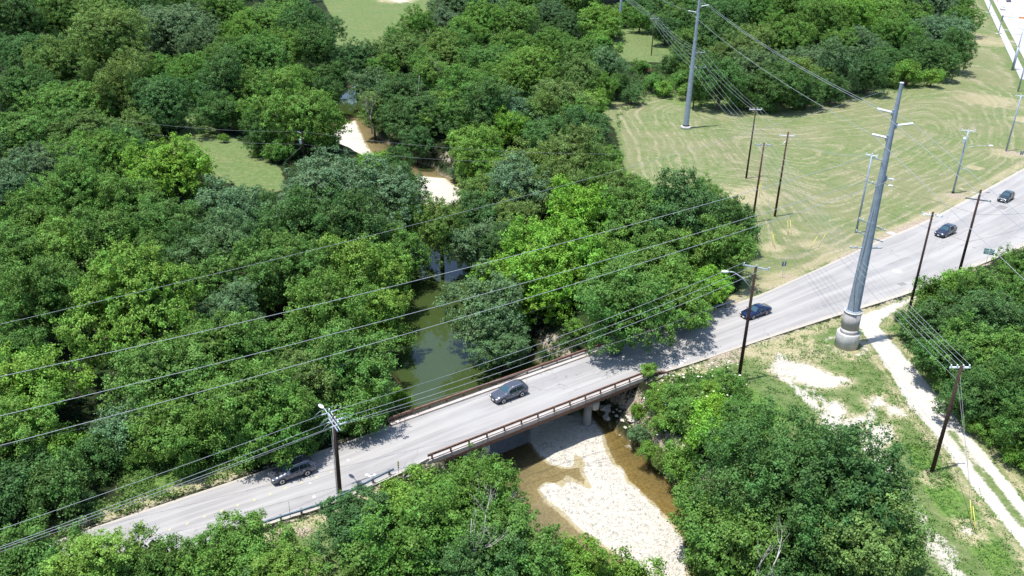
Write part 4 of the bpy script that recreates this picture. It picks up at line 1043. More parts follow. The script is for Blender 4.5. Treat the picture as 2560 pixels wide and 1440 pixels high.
SUV = [(2.30, .42, .60, .66, .68, .62, .66, .50), (2.20, .27, .70, .80, .84, .80, .84, .68), (1.75, .24, .80, .93, .98, .87, .90, .76), (1.05, .22, .90, 1.03, 1.08, .89, .92, .78),
       (.92, .22, .92, 1.07, 1.11, .89, .92, .78), (.18, .22, .95, 1.54, 1.60, .89, .92, .66), (-.55, .22, .98, 1.60, 1.66, .89, .92, .66), (-1.45, .22, 1.02, 1.57, 1.64, .89, .92, .63),
       (-1.95, .24, 1.06, 1.48, 1.54, .88, .90, .60), (-2.22, .30, 1.06, 1.12, 1.16, .86, .87, .74), (-2.30, .42, .80, .92, .96, .78, .80, .70)]
SEDAN = [(2.45, .38, .52, .58, .60, .58, .62, .50), (2.34, .24, .60, .70, .73, .82, .85, .68), (1.8, .22, .70, .82, .86, .88, .91, .78), (1.05, .20, .80, .92, .96, .90, .93, .80),
         (.95, .20, .82, .93, .97, .90, .93, .80), (.10, .20, .86, 1.34, 1.40, .90, .93, .62), (-.50, .20, .88, 1.38, 1.44, .90, .93, .62), (-1.15, .20, .90, 1.31, 1.37, .90, .93, .60),
         (-1.85, .22, .90, 1.02, 1.06, .89, .92, .74), (-2.30, .26, .86, .96, 1.00, .86, .88, .74), (-2.45, .40, .70, .80, .84, .78, .80, .70)]
def car(kind, name, label, colour, pos, heading, cat, full=True, L=1.0):
    S = [(s[0] * L, *s[1:]) for s in kind]; g = thing(name, label, cat, pos, heading)
    col = CP[colour]
    def sec(s):
        x, zl, zb, ze, zc, wl, wb, wt = s
        pts = [(wl * .80, zl), (wl, zl + .12), (wb * 1.0, (zl + zb) * .5), (wb, zb), (wb * .965, zb + .03), (wt + (wb - wt) * .12, ze - .02), (wt * .90, ze + (zc - ze) * .6), (wt * .5, zc - .005), (0, zc)]
        full_ = [(x, -y, z) for y, z in pts] + [(x, y, z) for y, z in pts[-2::-1]]
        return full_
    mb = MB(); n = 17; vs = []
    for s in S: vs += sec(s)
    fs = []
    for i in range(len(S) - 1):
        for j in range(n - 1): fs.append((i * n + j, (i + 1) * n + j, (i + 1) * n + j + 1, i * n + j + 1))
        fs.append((i * n + n - 1, (i + 1) * n + n - 1, (i + 1) * n, i * n))
    fs += [tuple(range(n)), tuple((len(S) - 1) * n + j for j in range(n - 1, -1, -1))]
    mb.add(vs, fs, True); body = mb.build('body', col, g)
    def patch(i0, i1, a, b, t0, t1, side, off=.012, nseg=4):
        """panel on the flank between stations i0..i1, heights t0..t1 from belt to roof edge"""
        out = []; 
        for k in range(nseg + 1):
            f_ = i0 + a + (i1 - b - i0 - a) * k / nseg; i = min(int(f_), len(S) - 2); u = f_ - i
            s = [S[i][q] * (1 - u) + S[i + 1][q] * u for q in range(8)]
            x, zl, zb, ze, zc, wl, wb, wt = s
            p0, p1 = (wb * .965, zb + .03), (wt + (wb - wt) * .12, ze - .02)
            for t in (t0, t1): out.append((x, side * (p0[0] + (p1[0] - p0[0]) * t + off), p0[1] + (p1[1] - p0[1]) * t))
        fs_ = [(2 * k, 2 * k + 2, 2 * k + 3, 2 * k + 1) for k in range(nseg)]
        if side < 0: pass
        else: fs_ = [tuple(reversed(f)) for f in fs_]
        return MB().add(out, fs_)
    iw = 5; rear = 8 if kind is SUV else 7
    splits = [(iw - .38, 5.95), (6.03, 7.0), (7.08, rear + (-.25 if kind is SUV else .0))]
    for sd in (-1, 1):
        for (a, b) in splits:
            if b - a < .15: continue
            patch(a, b, 0, 0, .08, .86, sd).build('side_window', M['glass'], g)
    def across(i0, i1, t0, t1, w_, nm, mat, off=.014):
        s0, s1 = S[i0], S[i1]; out = []
        for t in (t0, t1):
            x = s0[0] + (s1[0] - s0[0]) * t; zc = s0[4] + (s1[4] - s0[4]) * t; ze = s0[3] + (s1[3] - s0[3]) * t; wt = s0[7] + (s1[7] - s0[7]) * t
            for y in (-w_, -w_ * .5, 0, w_ * .5, w_):
                yy = y * wt; zz = zc - (zc - ze) * .9 * (abs(y)) ** 1.6
                out.append((x + (off if i0 < i1 and i0 < 6 else -off) * .5, yy, zz + off))
        fs_ = [(k, k + 1, k + 6, k + 5) for k in range(4)]
        o = MB().add(out, fs_); nrm = Vector(out[1]) - Vector(out[0]); n2 = Vector(out[5]) - Vector(out[0])
        if nrm.cross(n2).z < 0: o.f = [tuple(reversed(f)) for f in o.f]
        o.build(nm, mat, g)
    across(4, 5, .05, .93, .94, 'windscreen', M['screen'])
    across(rear, rear + 1, .10, .85 if kind is SUV else .92, .86, 'rear_window', M['glass'])
    if not full: 
        pass
    r_ = .36 if kind is SUV else .34
    for x in (1.38 * L, -1.30 * L):
        for sd in (-1, 1):
            MB().lathe((x, sd * .885, r_), [(r_ + .07, 0), (r_ + .07, .045)], 18, axis=(0, sd, 0)).build('wheel_arch', M['black'], g)
            wv = MB().lathe((x, sd * .72, r_), [(r_ * .8, 0), (r_, .03), (r_, .20), (r_ * .86, .225)], 18, axis=(0, sd, 0)).build('wheel', M['black'], g)
            MB().lathe((x, sd * .935, r_), [(r_ * .70, 0), (r_ * .66, .02), (r_ * .15, .005)], 14, axis=(0, sd, 0)).build('rim', M['rim'], wv)
            mb = MB()
            for k in range(5):
                a = k * 2 * math.pi / 5; mb.beam((x + .05 * math.cos(a + .63), sd * .962, r_ + .05 * math.sin(a + .63)), (x + r_ * .62 * math.cos(a + .63), sd * .958, r_ + r_ * .62 * math.sin(a + .63)), .004, .05)
            mb.build('spoke', M['black'], wv)
    nose, tail = S[1], S[-2]
    for sd in (-1, 1):
        MB().blob((nose[0] - .07, sd * .62, nose[2] + .03), .19, .17, .075, 10, 6, -sd * .45).build('headlight', M['lens'], g)
        MB().blob((tail[0] + .05, sd * .72, tail[2] - .06), .13, .12, .13, 10, 6).build('tail_light', M['red'], g)
        mb = MB(); mb.blob((S[4][0] - .20, sd * 1.02, S[4][2] + .12), .09, .12, .07, 8, 5); mb.build('mirror', col, g)
        for xx in (.05, -.95): MB().box((xx, sd * (S[5][6] + .02), S[5][2] - .09), (.17, .03, .03)).build('door_handle', M['rim'], g)
        if kind is SUV:
            MB().tube([(.05, sd * .60, 1.60), (0, sd * .60, 1.66), (-1.35, sd * .58, 1.67), (-1.5, sd * .57, 1.62)], .022, 6).build('roof_rail', M['rim'], g)
    MB().box((S[0][0] - .02, 0, S[0][2] - .05), (.06, .9, .14), 0, .02).build('grille', M['black'], g)
    MB().box((S[0][0] + .02, 0, S[0][2] - .17), (.02, .34, .16)).build('number_plate', M['sign_white'], g)
    MB().box((S[-1][0] - .01, 0, .62), (.02, .34, .16)).build('number_plate', M['sign_white'], g)
    return g
def place_car(kind, name, label, colour, u, v, u2, v2, cat, L=1.0):
    """centre pixel on the ground and a second pixel towards its nose"""
    c = P(u, v); d = P(u2, v2) - c; return car(kind, name, label, colour, (c[0], c[1], .008), math.atan2(d[1], d[0]), cat, L=L)
place_car(SUV, 'sport_utility_vehicle', 'graphite grey SUV driving over the bridge in full sun', 'grey', 1272, 992, 1200, 1019, 'SUV')
place_car(SUV, 'sport_utility_vehicle', 'dark grey SUV half in tree shade on the lower left road', 'grey', 731, 1189, 600, 1234, 'SUV')
place_car(SEDAN, 'sedan_car', 'deep blue sedan passing behind the dark lamp pole', 'blue', 1888, 787, 1800, 817, 'car')
place_car(SUV, 'minivan', 'dark slate minivan coming down the wide road between two dark poles', 'navy', 2362, 586, 2330, 600, 'minivan', L=1.05)
place_car(SUV, 'sport_utility_vehicle', 'dark grey-green SUV rounding the bend near the right edge', 'dark', 2513, 500, 2494, 512, 'SUV')
c = P(2507, 24); car(SEDAN, 'sedan_car', 'small white car on the concrete road at the top right', 'white', (c[0], c[1], .02), math.atan2(-ARD[1], -ARD[0]), 'car')
c = P(2521, 4); car(SUV, 'sport_utility_vehicle', 'dark blue SUV cut by the top edge on the concrete road', 'navy', (c[0], c[1], .02), math.atan2(-ARD[1], -ARD[0]), 'SUV')

# ------------------------------------------------------------ vegetation
def unit(v): return v / np.maximum(np.linalg.norm(v, axis=-1, keepdims=True), 1e-9)
def leaf_quads(pos, nrm, ln, wd, r):
    n = len(pos); t = unit(np.cross(nrm, r.normal(size=(n, 3)))); b = np.cross(nrm, t)
    ln = ln[:, None]; wd = wd[:, None]
    A = pos - t * ln * .5; B = pos + b * wd * .5 - t * ln * .05 - nrm * wd * .12; C = pos + t * ln * .5; D = pos - b * wd * .5 - t * ln * .05 - nrm * wd * .12
    co = np.stack([A, B, C, D], 1).reshape(-1, 3); f = np.arange(4 * n).reshape(n, 4); return co, f
def tufted_crown(name, Rr, Hc, nl, ntf, nk, leaf, seed, lob=(.28, .42), droop=.0, spiky=0.0, tuft=(.32, .6)):
    r = np.random.default_rng(seed)
    i = np.arange(nl); zz = 1 - (i + .5) / nl * 1.82; ph = i * 2.39996 + r.uniform(0, .7, nl)
    zz = np.clip(zz + r.normal(0, .07, nl), -.85, 1); rr = np.sqrt(np.clip(1 - np.abs(zz) ** 2.3, .02, 1))
    k = r.uniform(.40, .86, nl)
    p1, p2, p3 = r.uniform(0, 6.28, 3)
    out = 1 + .17 * np.sin(2 * ph + p1) + .13 * np.sin(3 * ph + p2) + .08 * np.sin(5 * ph + p3)      # uneven plan outline
    top = 1 + .16 * np.sin(ph + p2) * rr + r.normal(0, .09, nl)                                        # uneven top
    c = np.stack([rr * np.cos(ph) * Rr * k * out, rr * np.sin(ph) * Rr * k * out, zz * Hc * k * .95 * top], -1)
    lr = Rr * (lob[0] + (lob[1] - lob[0]) * r.random(nl) ** 1.5) * (1.05 - .22 * (zz > .6))
    c = np.r_[c, [[0, 0, 0]]]; lr = np.r_[lr, Rr * .45]; nl += 1
    P_, N_, T_ = [], [], []
    for a in range(nl):
        m = int(ntf * (lr[a] / (Rr * .35)) ** 1.4) + 1
        d = unit(r.normal(size=(m, 3)) + unit(c[a:a + 1] + np.array([[0, 0, Hc * .25]])) * .75)
        tc = c[a] + d * lr[a] * np.array([1, 1, .85]) * r.uniform(.62, 1.18 + spiky, (m, 1))
        tc = tc + r.normal(0, .06 * Rr, (m, 3)) * np.array([1, 1, .8])
        # drop tufts buried in other lobes
        keep = np.ones(m, bool)
        for b in range(nl):
            if b != a: keep &= np.linalg.norm(tc - c[b], axis=1) > lr[b] * .72
        tc, d = tc[keep], d[keep]; m = len(tc)
        if not m: continue
        ts = r.uniform(*tuft, m); tint = r.normal(.5, .14, m)
        ofs = r.normal(size=(m, nk, 3)) * ts[:, None, None] * np.array([.55, .55, .38])
        P_.append((tc[:, None] + ofs).reshape(-1, 3))
        nn = d[:, None] * .40 + unit(ofs) * .45 + r.normal(size=(m, nk, 3)) * .50 + np.array([0, 0, .55])
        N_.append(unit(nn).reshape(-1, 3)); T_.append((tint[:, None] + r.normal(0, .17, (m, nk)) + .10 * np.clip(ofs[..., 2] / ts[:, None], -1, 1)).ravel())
    P_, N_, T_ = np.concatenate(P_), np.concatenate(N_), np.concatenate(T_)
    n = len(P_); ln = leaf * r.uniform(.7, 1.35, n)
    co, f = leaf_quads(P_, N_, ln, ln * r.uniform(.5, .72, n), r)
    # opaque core of broad inner leaves
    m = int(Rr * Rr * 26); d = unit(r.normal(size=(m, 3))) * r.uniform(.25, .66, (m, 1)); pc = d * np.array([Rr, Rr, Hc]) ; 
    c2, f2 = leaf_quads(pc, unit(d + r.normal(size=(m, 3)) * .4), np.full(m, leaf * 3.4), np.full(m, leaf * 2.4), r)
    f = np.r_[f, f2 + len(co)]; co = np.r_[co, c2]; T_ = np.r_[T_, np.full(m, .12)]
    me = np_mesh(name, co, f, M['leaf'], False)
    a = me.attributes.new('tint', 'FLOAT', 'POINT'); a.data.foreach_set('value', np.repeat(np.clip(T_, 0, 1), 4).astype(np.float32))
    return me, c, lr
def trunk_mesh(Rr, H, Hc, lobes, seed):
    r = random.Random(seed); mb = MB(); r0 = .055 * Rr + .08; zc = H - Hc
    mid = (r.uniform(-.3, .3), r.uniform(-.3, .3), H * .30)
    mb.tube([(0, 0, -1.2), (0, 0, 0), mid, (mid[0] * 1.3, mid[1] * 1.2, zc), (mid[0], mid[1], zc + Hc * .5)], [r0 * 1.3, r0 * 1.1, r0 * .8, r0 * .5, r0 * .12], 8)
    for i in range(0, len(lobes) - 1, 2):
        c = lobes[i]; s = (mid[0], mid[1], H * (.28 + .2 * r.random())); e = (c[0] * .95, c[1] * .95, zc + c[2] * .95)
        m_ = tuple(s[k] * .45 + e[k] * .55 + (0, 0, .08 * H)[k] * -.5 for k in range(3))
        mb.tube([s, m_, e], [r0 * .42, r0 * .26, r0 * .07], 5)
    return mb.mesh('trunk', M['bark'])
PROTO = {'S': [], 'M': [], 'L': [], 'X': []}
def add_proto(cls, Rr, H, Hc, nl, ntf, nk, leaf, seed, **kw):
    me, c, lr = tufted_crown('crown', Rr, Hc, nl, ntf, nk, leaf, seed, **kw)
    PROTO[cls].append((me, trunk_mesh(Rr, H, Hc, c, seed), Rr, H, Hc))
add_proto('S', 2.6, 4.0, 2.1, 12, 18, 30, .22, 1, lob=(.2, .46)); add_proto('S', 2.6, 3.6, 1.9, 10, 20, 30, .22, 2, spiky=.2, lob=(.2, .46)); add_proto('S', 2.6, 4.6, 2.4, 15, 16, 30, .21, 3, lob=(.18, .4))
add_proto('M', 5.2, 9.6, 4.7, 30, 32, 40, .26, 11, lob=(.16, .44)); add_proto('M', 5.2, 8.8, 4.3, 22, 36, 40, .27, 12, lob=(.20, .50), spiky=.2); add_proto('M', 5.2, 11.2, 5.6, 34, 28, 38, .25, 13, lob=(.16, .42))
add_proto('M', 5.2, 10.0, 5.0, 19, 44, 40, .27, 14, lob=(.22, .56), spiky=.1); add_proto('M', 5.2, 10.6, 5.3, 40, 24, 36, .25, 15, lob=(.14, .36), spiky=.35); add_proto('M', 5.2, 12.0, 5.9, 30, 30, 36, .26, 16, lob=(.16, .42), spiky=.2)
add_proto('L', 8.6, 13.0, 6.5, 48, 46, 42, .29, 21, lob=(.15, .46)); add_proto('L', 8.6, 14.2, 7.1, 58, 40, 40, .29, 22, lob=(.14, .38), spiky=.2); add_proto('L', 8.6, 12.4, 6.1, 38, 56, 40, .30, 23, lob=(.18, .50)); add_proto('L', 8.6, 15.0, 7.5, 50, 44, 40, .29, 24, lob=(.14, .44), spiky=.1)
add_proto('X', 11.0, 13.5, 6.6, 84, 60, 42, .27, 31, lob=(.13, .36), spiky=.15, tuft=(.4, .8))

HUES = {'D': ((.068, .148, .038), 'dark green'), 'M': ((.100, .204, .036), 'mid green'), 'L': ((.138, .262, .040), 'fresh green'), 'B': ((.160, .315, .032), 'bright lime green'),
        'O': ((.126, .208, .048), 'olive green'), 'G': ((.104, .184, .080), 'grey-green'), 'Y': ((.21, .31, .04), 'yellow-green')}
TREES = []          # x, y, radius for spacing
LABELS = set()
MARKS = [(430, 425, 'the lime green clearing tree'), (760, 300, 'the round tree by the clearing pole'), (860, 110, 'the far pale field'), (20, 20, 'the top left corner'), (270, 115, 'the olive double crown'),
 (868, 262, 'the far creek pool'), (872, 355, 'the far sandbar'), (1105, 480, 'the second sandbar'), (1065, 700, 'the dark blue creek pool'), (1350, 740, 'the lime green creekside trees'), (1690, 800, 'the far guardrail'),
 (1610, 110, 'the small lawn strip'), (1714, 315, 'the slim field tower'), (1612, 165, 'the brush pile'), (1045, 250, 'the bare pale trunk'), (838, 1090, 'the lower left lamp pole'), (730, 1170, 'the shaded SUV'),
 (10, 930, 'the left photo edge'), (190, 930, 'the black gap in the left wood'), (330, 790, 'the largest fresh green tree'), (840, 470, 'the grey-green dome'), (1985, 1190, 'the giant dark tree'), (1070, 1150, 'the near railing end'),
 (790, 1370, 'the guardrail grass gap'), (1720, 985, 'the flowering bank'), (2115, 850, 'the big steel tower'), (2400, 920, 'the white-armed lower right pole'), (2465, 642, 'the green road sign'), (2470, 30, 'the sidewalk'),
 (1992, 245, 'the pale yellowish shrub'), (1570, 330, 'the mown field bend'), (600, 400, 'the grassy clearing'), (1180, 1300, 'the bleached bare branches'), (10, 1250, 'the road at the left edge'), (1640, 1100, 'the amber side channel'),
 (490, 30, 'the grey crown at the top'), (1130, 170, 'the thin white snag'), (1300, 20, 'the top edge middle'), (2150, 20, 'the top edge above the big wood'), (1210, 850, 'the grey tree over the pool'), (560, 640, 'the grey crowns mid left'), (2350, 180, 'the wood corner by the field'), (1535, 190, 'the violet leafless tree')]
DIRS = ['right of', 'lower right of', 'below', 'lower left of', 'left of', 'upper left of', 'above', 'upper right of']
def describe(u, v, hn, noun, size, LABELS):
    c = sorted(MARKS, key=lambda m: math.hypot(m[0] - u, (m[1] - v) * 1.3))
    for m in c[:7]:
        du, dv = u - m[0], v - m[1]; dd = math.hypot(du, dv)
        if dd < 14: continue
        where = DIRS[int(round(math.atan2(dv, du) / (math.pi / 4))) % 8]
        q = 'close ' if dd < 75 else '' if dd < 170 else 'further '
        lab = f'{size} {hn} {noun} {q}{where} {m[2]}'
        if lab not in LABELS: return lab
    return lab + ', behind its like'
def tree(u, v, wpx, hue, cls=None, label=None, name='deciduous_tree', squash=1.0, cat='tree', hscale=1.0):
    zc = 6.0
    for _ in range(4):
        p = P(u, v, zc); dp = depth_of(p[0], p[1], zc); D = wpx * dp / FPX; Rr = D / 2
        gz = max(ground_z(p[0], p[1]), -4.6)
        c_ = cls or ('L' if Rr > 6.4 else 'M' if Rr > 3.3 else 'S')
        pr = PROTO[c_][int(abs(u * 7 + v * 3)) % len(PROTO[c_])]
        s = Rr / pr[2]; sz = s * squash if c_ != 'S' else s * squash
        if Rr > 9: sz = min(sz, 1.12)
        zc = gz + (pr[3] - pr[4] * .95) * sz * hscale
    r = random.Random(int(u * 31 + v * 17))
    me, tm, R0, H0, Hc0 = pr
    col, hn = HUES[hue]; k = r.uniform(.88, 1.12); col = (col[0] * k * r.uniform(.93, 1.07), col[1] * k, col[2] * k * r.uniform(.85, 1.15), 1)
    if label is None:
        size = 'big' if Rr > 7.2 else 'small' if Rr < 3.6 else 'mid-sized'
        label = describe(u, v, hn, 'shrub' if name == 'shrub' else 'tree', size, LABELS)
    LABELS.add(label)
    g = thing(name, label, cat, (p[0], p[1], gz), r.uniform(0, 6.28))
    g.scale = (s * r.uniform(.92, 1.08), s * r.uniform(.92, 1.08), sz * hscale * r.uniform(.88, 1.26))
    cr = link('crown', me, g); cr.location = (0, 0, H0 - Hc0 * .95); cr.color = col
    tk = link('trunk', tm, g)
    TREES.append((p[0], p[1], Rr)); return g

T = [
 # in front of the road, bottom
 (60, 1420, 260, 'M'), (230, 1425, 240, 'L'), (390, 1432, 200, 'M'), (600, 1370, 210, 'L'), (690, 1440, 200, 'L'), (900, 1300, 190, 'D'), (500, 1450, 160, 'M'),
 (1080, 1268, 210, 'L'), (1205, 1255, 220, 'M'), (990, 1262, 120, 'L'), (1060, 1370, 260, 'M'), (1260, 1375, 250, 'M'), (930, 1420, 190, 'M'), (1440, 1440, 190, 'L'), (1570, 1452, 150, 'L'), (1180, 1450, 220, 'D'), (1165, 1205, 100, 'L'),
 # right of the bar
 (1800, 1300, 250, 'M'), (2120, 1325, 270, 'D'), (1830, 1410, 260, 'M'), (2150, 1442, 260, 'O'), (1740, 1085, 110, 'M'), (1775, 1150, 130, 'B'), (1790, 1030, 110, 'B'), (1845, 1115, 150, 'M'), (2225, 1400, 160, 'D'), (1990, 1420, 230, 'D'), (1700, 1170, 100, 'L'),
 # right thicket
 (2335, 745, 110, 'M'), (2395, 715, 90, 'B'), (2435, 740, 120, 'M'), (2505, 740, 110, 'M'), (2565, 690, 130, 'M'), (2370, 810, 170, 'D'), (2480, 800, 180, 'D'), (2580, 780, 170, 'M'), (2370, 900, 170, 'D'), (2470, 905, 190, 'M'), (2580, 900, 180, 'D'), (2440, 990, 150, 'D'), (2530, 1010, 170, 'D'), (2600, 1080, 170, 'M'), (2290, 830, 90, 'D'),
 # along the far road edge
 (1555, 765, 240, 'M'), (1690, 745, 190, 'M'), (1770, 715, 120, 'B'), (1480, 730, 110, 'D'), (1330, 745, 190, 'B'), (1390, 655, 210, 'B'), (1440, 560, 200, 'B'), (1570, 560, 230, 'M'), (1700, 560, 200, 'D'), (1800, 560, 150, 'D'), (1800, 640, 160, 'M'), (1640, 650, 170, 'M'), (1530, 660, 150, 'L'), (1700, 640, 120, 'L'),
 (1225, 790, 190, 'G'), (1265, 855, 130, 'G'), (1200, 620, 150, 'G'), (1200, 560, 160, 'D'), (1105, 595, 140, 'O'), (1290, 540, 130, 'O'), (1250, 650, 110, 'D'), (1290, 800, 90, 'D'), (1040, 570, 130, 'M'), (1360, 480, 130, 'O'),
 # left wood, near rows
 (700, 690, 240, 'M'), (870, 690, 200, 'L'), (965, 700, 140, 'L'), (575, 770, 150, 'G'), (330, 790, 320, 'L'), (110, 770, 200, 'M'), (30, 870, 170, 'M'), (60, 970, 220, 'L'), (40, 1100, 190, 'L'), (160, 1120, 140, 'L'), (400, 950, 240, 'M'), (560, 890, 210, 'M'), (690, 860, 190, 'M'), (820, 800, 190, 'M'), (935, 790, 160, 'L'), (995, 845, 100, 'L'), (760, 960, 200, 'O'), (890, 930, 200, 'M'), (920, 1000, 110, 'B'), (620, 1030, 220, 'M'), (430, 1070, 200, 'M'), (290, 1075, 150, 'G'), (700, 1065, 190, 'M'), (850, 1020, 130, 'M'), (560, 1100, 110, 'M'), (905, 1035, 130, 'M'), (650, 1105, 130, 'M'), (785, 1065, 110, 'D'), (240, 1150, 120, 'D'), (80, 1170, 130, 'D'), (20, 1240, 150, 'D'), (140, 1230, 150, 'D'), (840, 1020, 90, 'M'),
 (840, 470, 270, 'G'), (990, 500, 130, 'D'), (930, 420, 110, 'B'), (760, 580, 200, 'D'), (880, 590, 170, 'D'), (1000, 640, 130, 'M'), (570, 530, 180, 'G'), (655, 520, 100, 'D'), (430, 560, 170, 'M'), (270, 610, 200, 'M'), (140, 620, 160, 'L'), (560, 640, 160, 'G'), (470, 640, 140, 'D'), (40, 640, 170, 'M'), (40, 740, 130, 'M'), (370, 660, 130, 'M'), (660, 600, 130, 'D'),
 (430, 425, 165, 'B'), (200, 500, 210, 'M'), (80, 560, 180, 'M'), (320, 500, 170, 'M'), (30, 490, 170, 'G'), (120, 410, 190, 'G'), (240, 410, 180, 'M'), (760, 310, 190, 'M'), (650, 335, 90, 'D'), (690, 380, 70, 'M'),
 (400, 270, 160, 'D'), (180, 270, 190, 'M'), (290, 255, 130, 'O'), (60, 330, 180, 'M'), (210, 330, 160, 'O'), (340, 320, 100, 'O'), (545, 275, 110, 'D'), (600, 290, 80, 'L'), (310, 370, 130, 'D'), (700, 235, 100, 'L'), (640, 230, 110, 'M'), (560, 215, 120, 'D'), (480, 205, 130, 'M'), (740, 200, 80, 'L'),
 (270, 115, 200, 'O'), (150, 170, 150, 'O'), (60, 220, 170, 'D'), (340, 180, 120, 'O'), (430, 80, 180, 'G'), (500, 120, 110, 'G'), (560, 150, 100, 'M'), (640, 150, 130, 'M'), (700, 130, 120, 'M'), (770, 70, 150, 'D'), (790, 130, 100, 'D'), (600, 80, 110, 'L'), (700, 30, 120, 'M'), (640, 50, 110, 'L'), (560, 25, 120, 'M'), (500, 40, 110, 'G'), (350, 30, 130, 'D'), (250, 50, 140, 'M'), (150, 45, 140, 'M'), (40, 55, 150, 'D'), (60, 130, 130, 'D'), (440, 10, 120, 'M'), (410, 190, 130, 'M'),
 # between creek and field, far
 (890, 165, 130, 'D'), (830, 190, 80, 'D'), (1000, 105, 80, 'M'), (1045, 75, 85, 'M'), (1110, 65, 80, 'G'), (1000, 130, 120, 'O'), (1110, 130, 120, 'O'), (1200, 60, 120, 'L'), (1290, 55, 110, 'M'), (1370, 45, 100, 'G'), (1420, 60, 100, 'D'), (1490, 50, 120, 'L'), (1450, 140, 110, 'M'), (1380, 115, 110, 'M'), (1290, 115, 100, 'M'), (1220, 150, 130, 'M'), (1320, 185, 150, 'L'), (1335, 128, 60, 'Y'), (1440, 200, 130, 'O'), (1520, 175, 90, 'G'), (1400, 250, 130, 'O'), (1465, 262, 100, 'L'), (1545, 215, 70, 'D'), (925, 215, 100, 'G'), (1000, 230, 120, 'D'), (1080, 195, 80, 'L'), (1090, 280, 150, 'D'), (1160, 230, 130, 'M'), (1220, 275, 130, 'D'), (1290, 290, 120, 'G'), (1350, 290, 120, 'O'), (935, 290, 80, 'O'), (1010, 310, 150, 'D'), (1110, 330, 110, 'L'), (1190, 360, 150, 'L'), (1270, 325, 90, 'B'), (1380, 345, 130, 'D'), (1460, 340, 120, 'D'), (1503, 395, 100, 'L'), (1190, 435, 120, 'L'), (1320, 410, 160, 'O'), (1430, 410, 150, 'O'), (1300, 475, 150, 'G'), (1410, 480, 150, 'O'), (1490, 470, 120, 'M'), (1528, 445, 80, 'L'), (1210, 500, 130, 'O'), (1590, 495, 100, 'M'), (1750, 520, 130, 'M'), (1850, 590, 100, 'D'), (1540, 490, 110, 'O'), (810, 235, 90, 'D'), (1230, 420, 90, 'L'), (980, 400, 90, 'D'),  (1150, 300, 80, 'M'), (1450, 290, 90, 'M'), (960, 160, 90, 'M'), (1060, 160, 90, 'M'), (1160, 90, 80, 'L'), (1150, 120, 90, 'M'), (1478, 310, 80, 'M'), (1210, 200, 90, 'M'), (1040, 350, 90, 'D'),
 (1130, 10, 110, 'G'), (1210, 5, 110, 'G'), (1330, 0, 110, 'M'), (1450, 0, 110, 'M'),
 # beyond the field
 (1690, 50, 100, 'M'), (1640, 20, 100, 'D'), (1600, 20, 90, 'D'), (1555, 35, 60, 'L'), (1600, 50, 60, 'M'), (1665, 75, 80, 'D'), (1715, 110, 90, 'M'), (1735, 175, 70, 'M'), (1500, 110, 80, 'L'), (1520, 60, 70, 'L'), (1510, 230, 70, 'M'), (1770, 110, 130, 'D'), (1800, 50, 120, 'D'), (1880, 30, 120, 'M'), (1840, 140, 120, 'O'), (1800, 215, 120, 'D'), (1890, 185, 150, 'G'), (1950, 225, 110, 'D'), (1960, 100, 130, 'M'), (2050, 60, 130, 'M'), (2040, 150, 120, 'G'), (2000, 190, 110, 'O'), (2090, 175, 110, 'G'), (2120, 50, 130, 'L'), (2200, 30, 120, 'L'), (2150, 110, 130, 'G'), (2220, 150, 110, 'D'), (2280, 60, 130, 'M'), (2350, 80, 140, 'G'), (2405, 50, 90, 'M'), (2310, 135, 120, 'D'), (2390, 130, 90, 'D'), (2170, 190, 90, 'D'), (2080, 220, 80, 'D'), (1970, 10, 120, 'M'), (2060, 0, 120, 'O'), (2330, 10, 120, 'G'), (2400, 5, 80, 'M'), (1720, 150, 90, 'D'), (1880, 110, 120, 'O'), (2110, 115, 100, 'M'), (2250, 5, 100, 'M'), (1740, 20, 110, 'M'), (2240, 105, 100, 'M'), (2350, 165, 80, 'D'), (2020, 230, 80, 'D'),
]
tree(1990, 1300, 455, 'D', 'X', 'giant spreading dark green tree right of the white gravel bar', hscale=1.0)
for q in T: tree(*q)
# a row just beyond the top of the frame so that the wood goes on
r_ = random.Random(9)
for u in list(range(-40, 760, 105)) + list(range(1120, 2430, 110)):
    tree(u + r_.uniform(-20, 20), -48 + r_.uniform(-8, 8), 120, r_.choice('DMGMO'))
# the woods go on outside the frame
for q in [(2680, 640, 170, 'M'), (2700, 760, 180, 'D'), (2690, 880, 190, 'M'), (2720, 1000, 200, 'D'), (2780, 1130, 190, 'M'), (2850, 1270, 200, 'D'), (2820, 820, 190, 'M'), (2860, 960, 200, 'M'), (-140, 1440, 260, 'M'), (-120, 1240, 220, 'D'), (-110, 1060, 200, 'M'), (-110, 880, 190, 'D'), (-100, 700, 180, 'M'), (-90, 540, 170, 'M'), (-80, 380, 150, 'D'),
          (150, 1590, 280, 'M'), (420, 1600, 260, 'L'), (700, 1600, 280, 'D'), (980, 1600, 260, 'M'), (1230, 1620, 260, 'M'), (1900, 1620, 280, 'D'), (2150, 1620, 280, 'M')]: tree(*q)
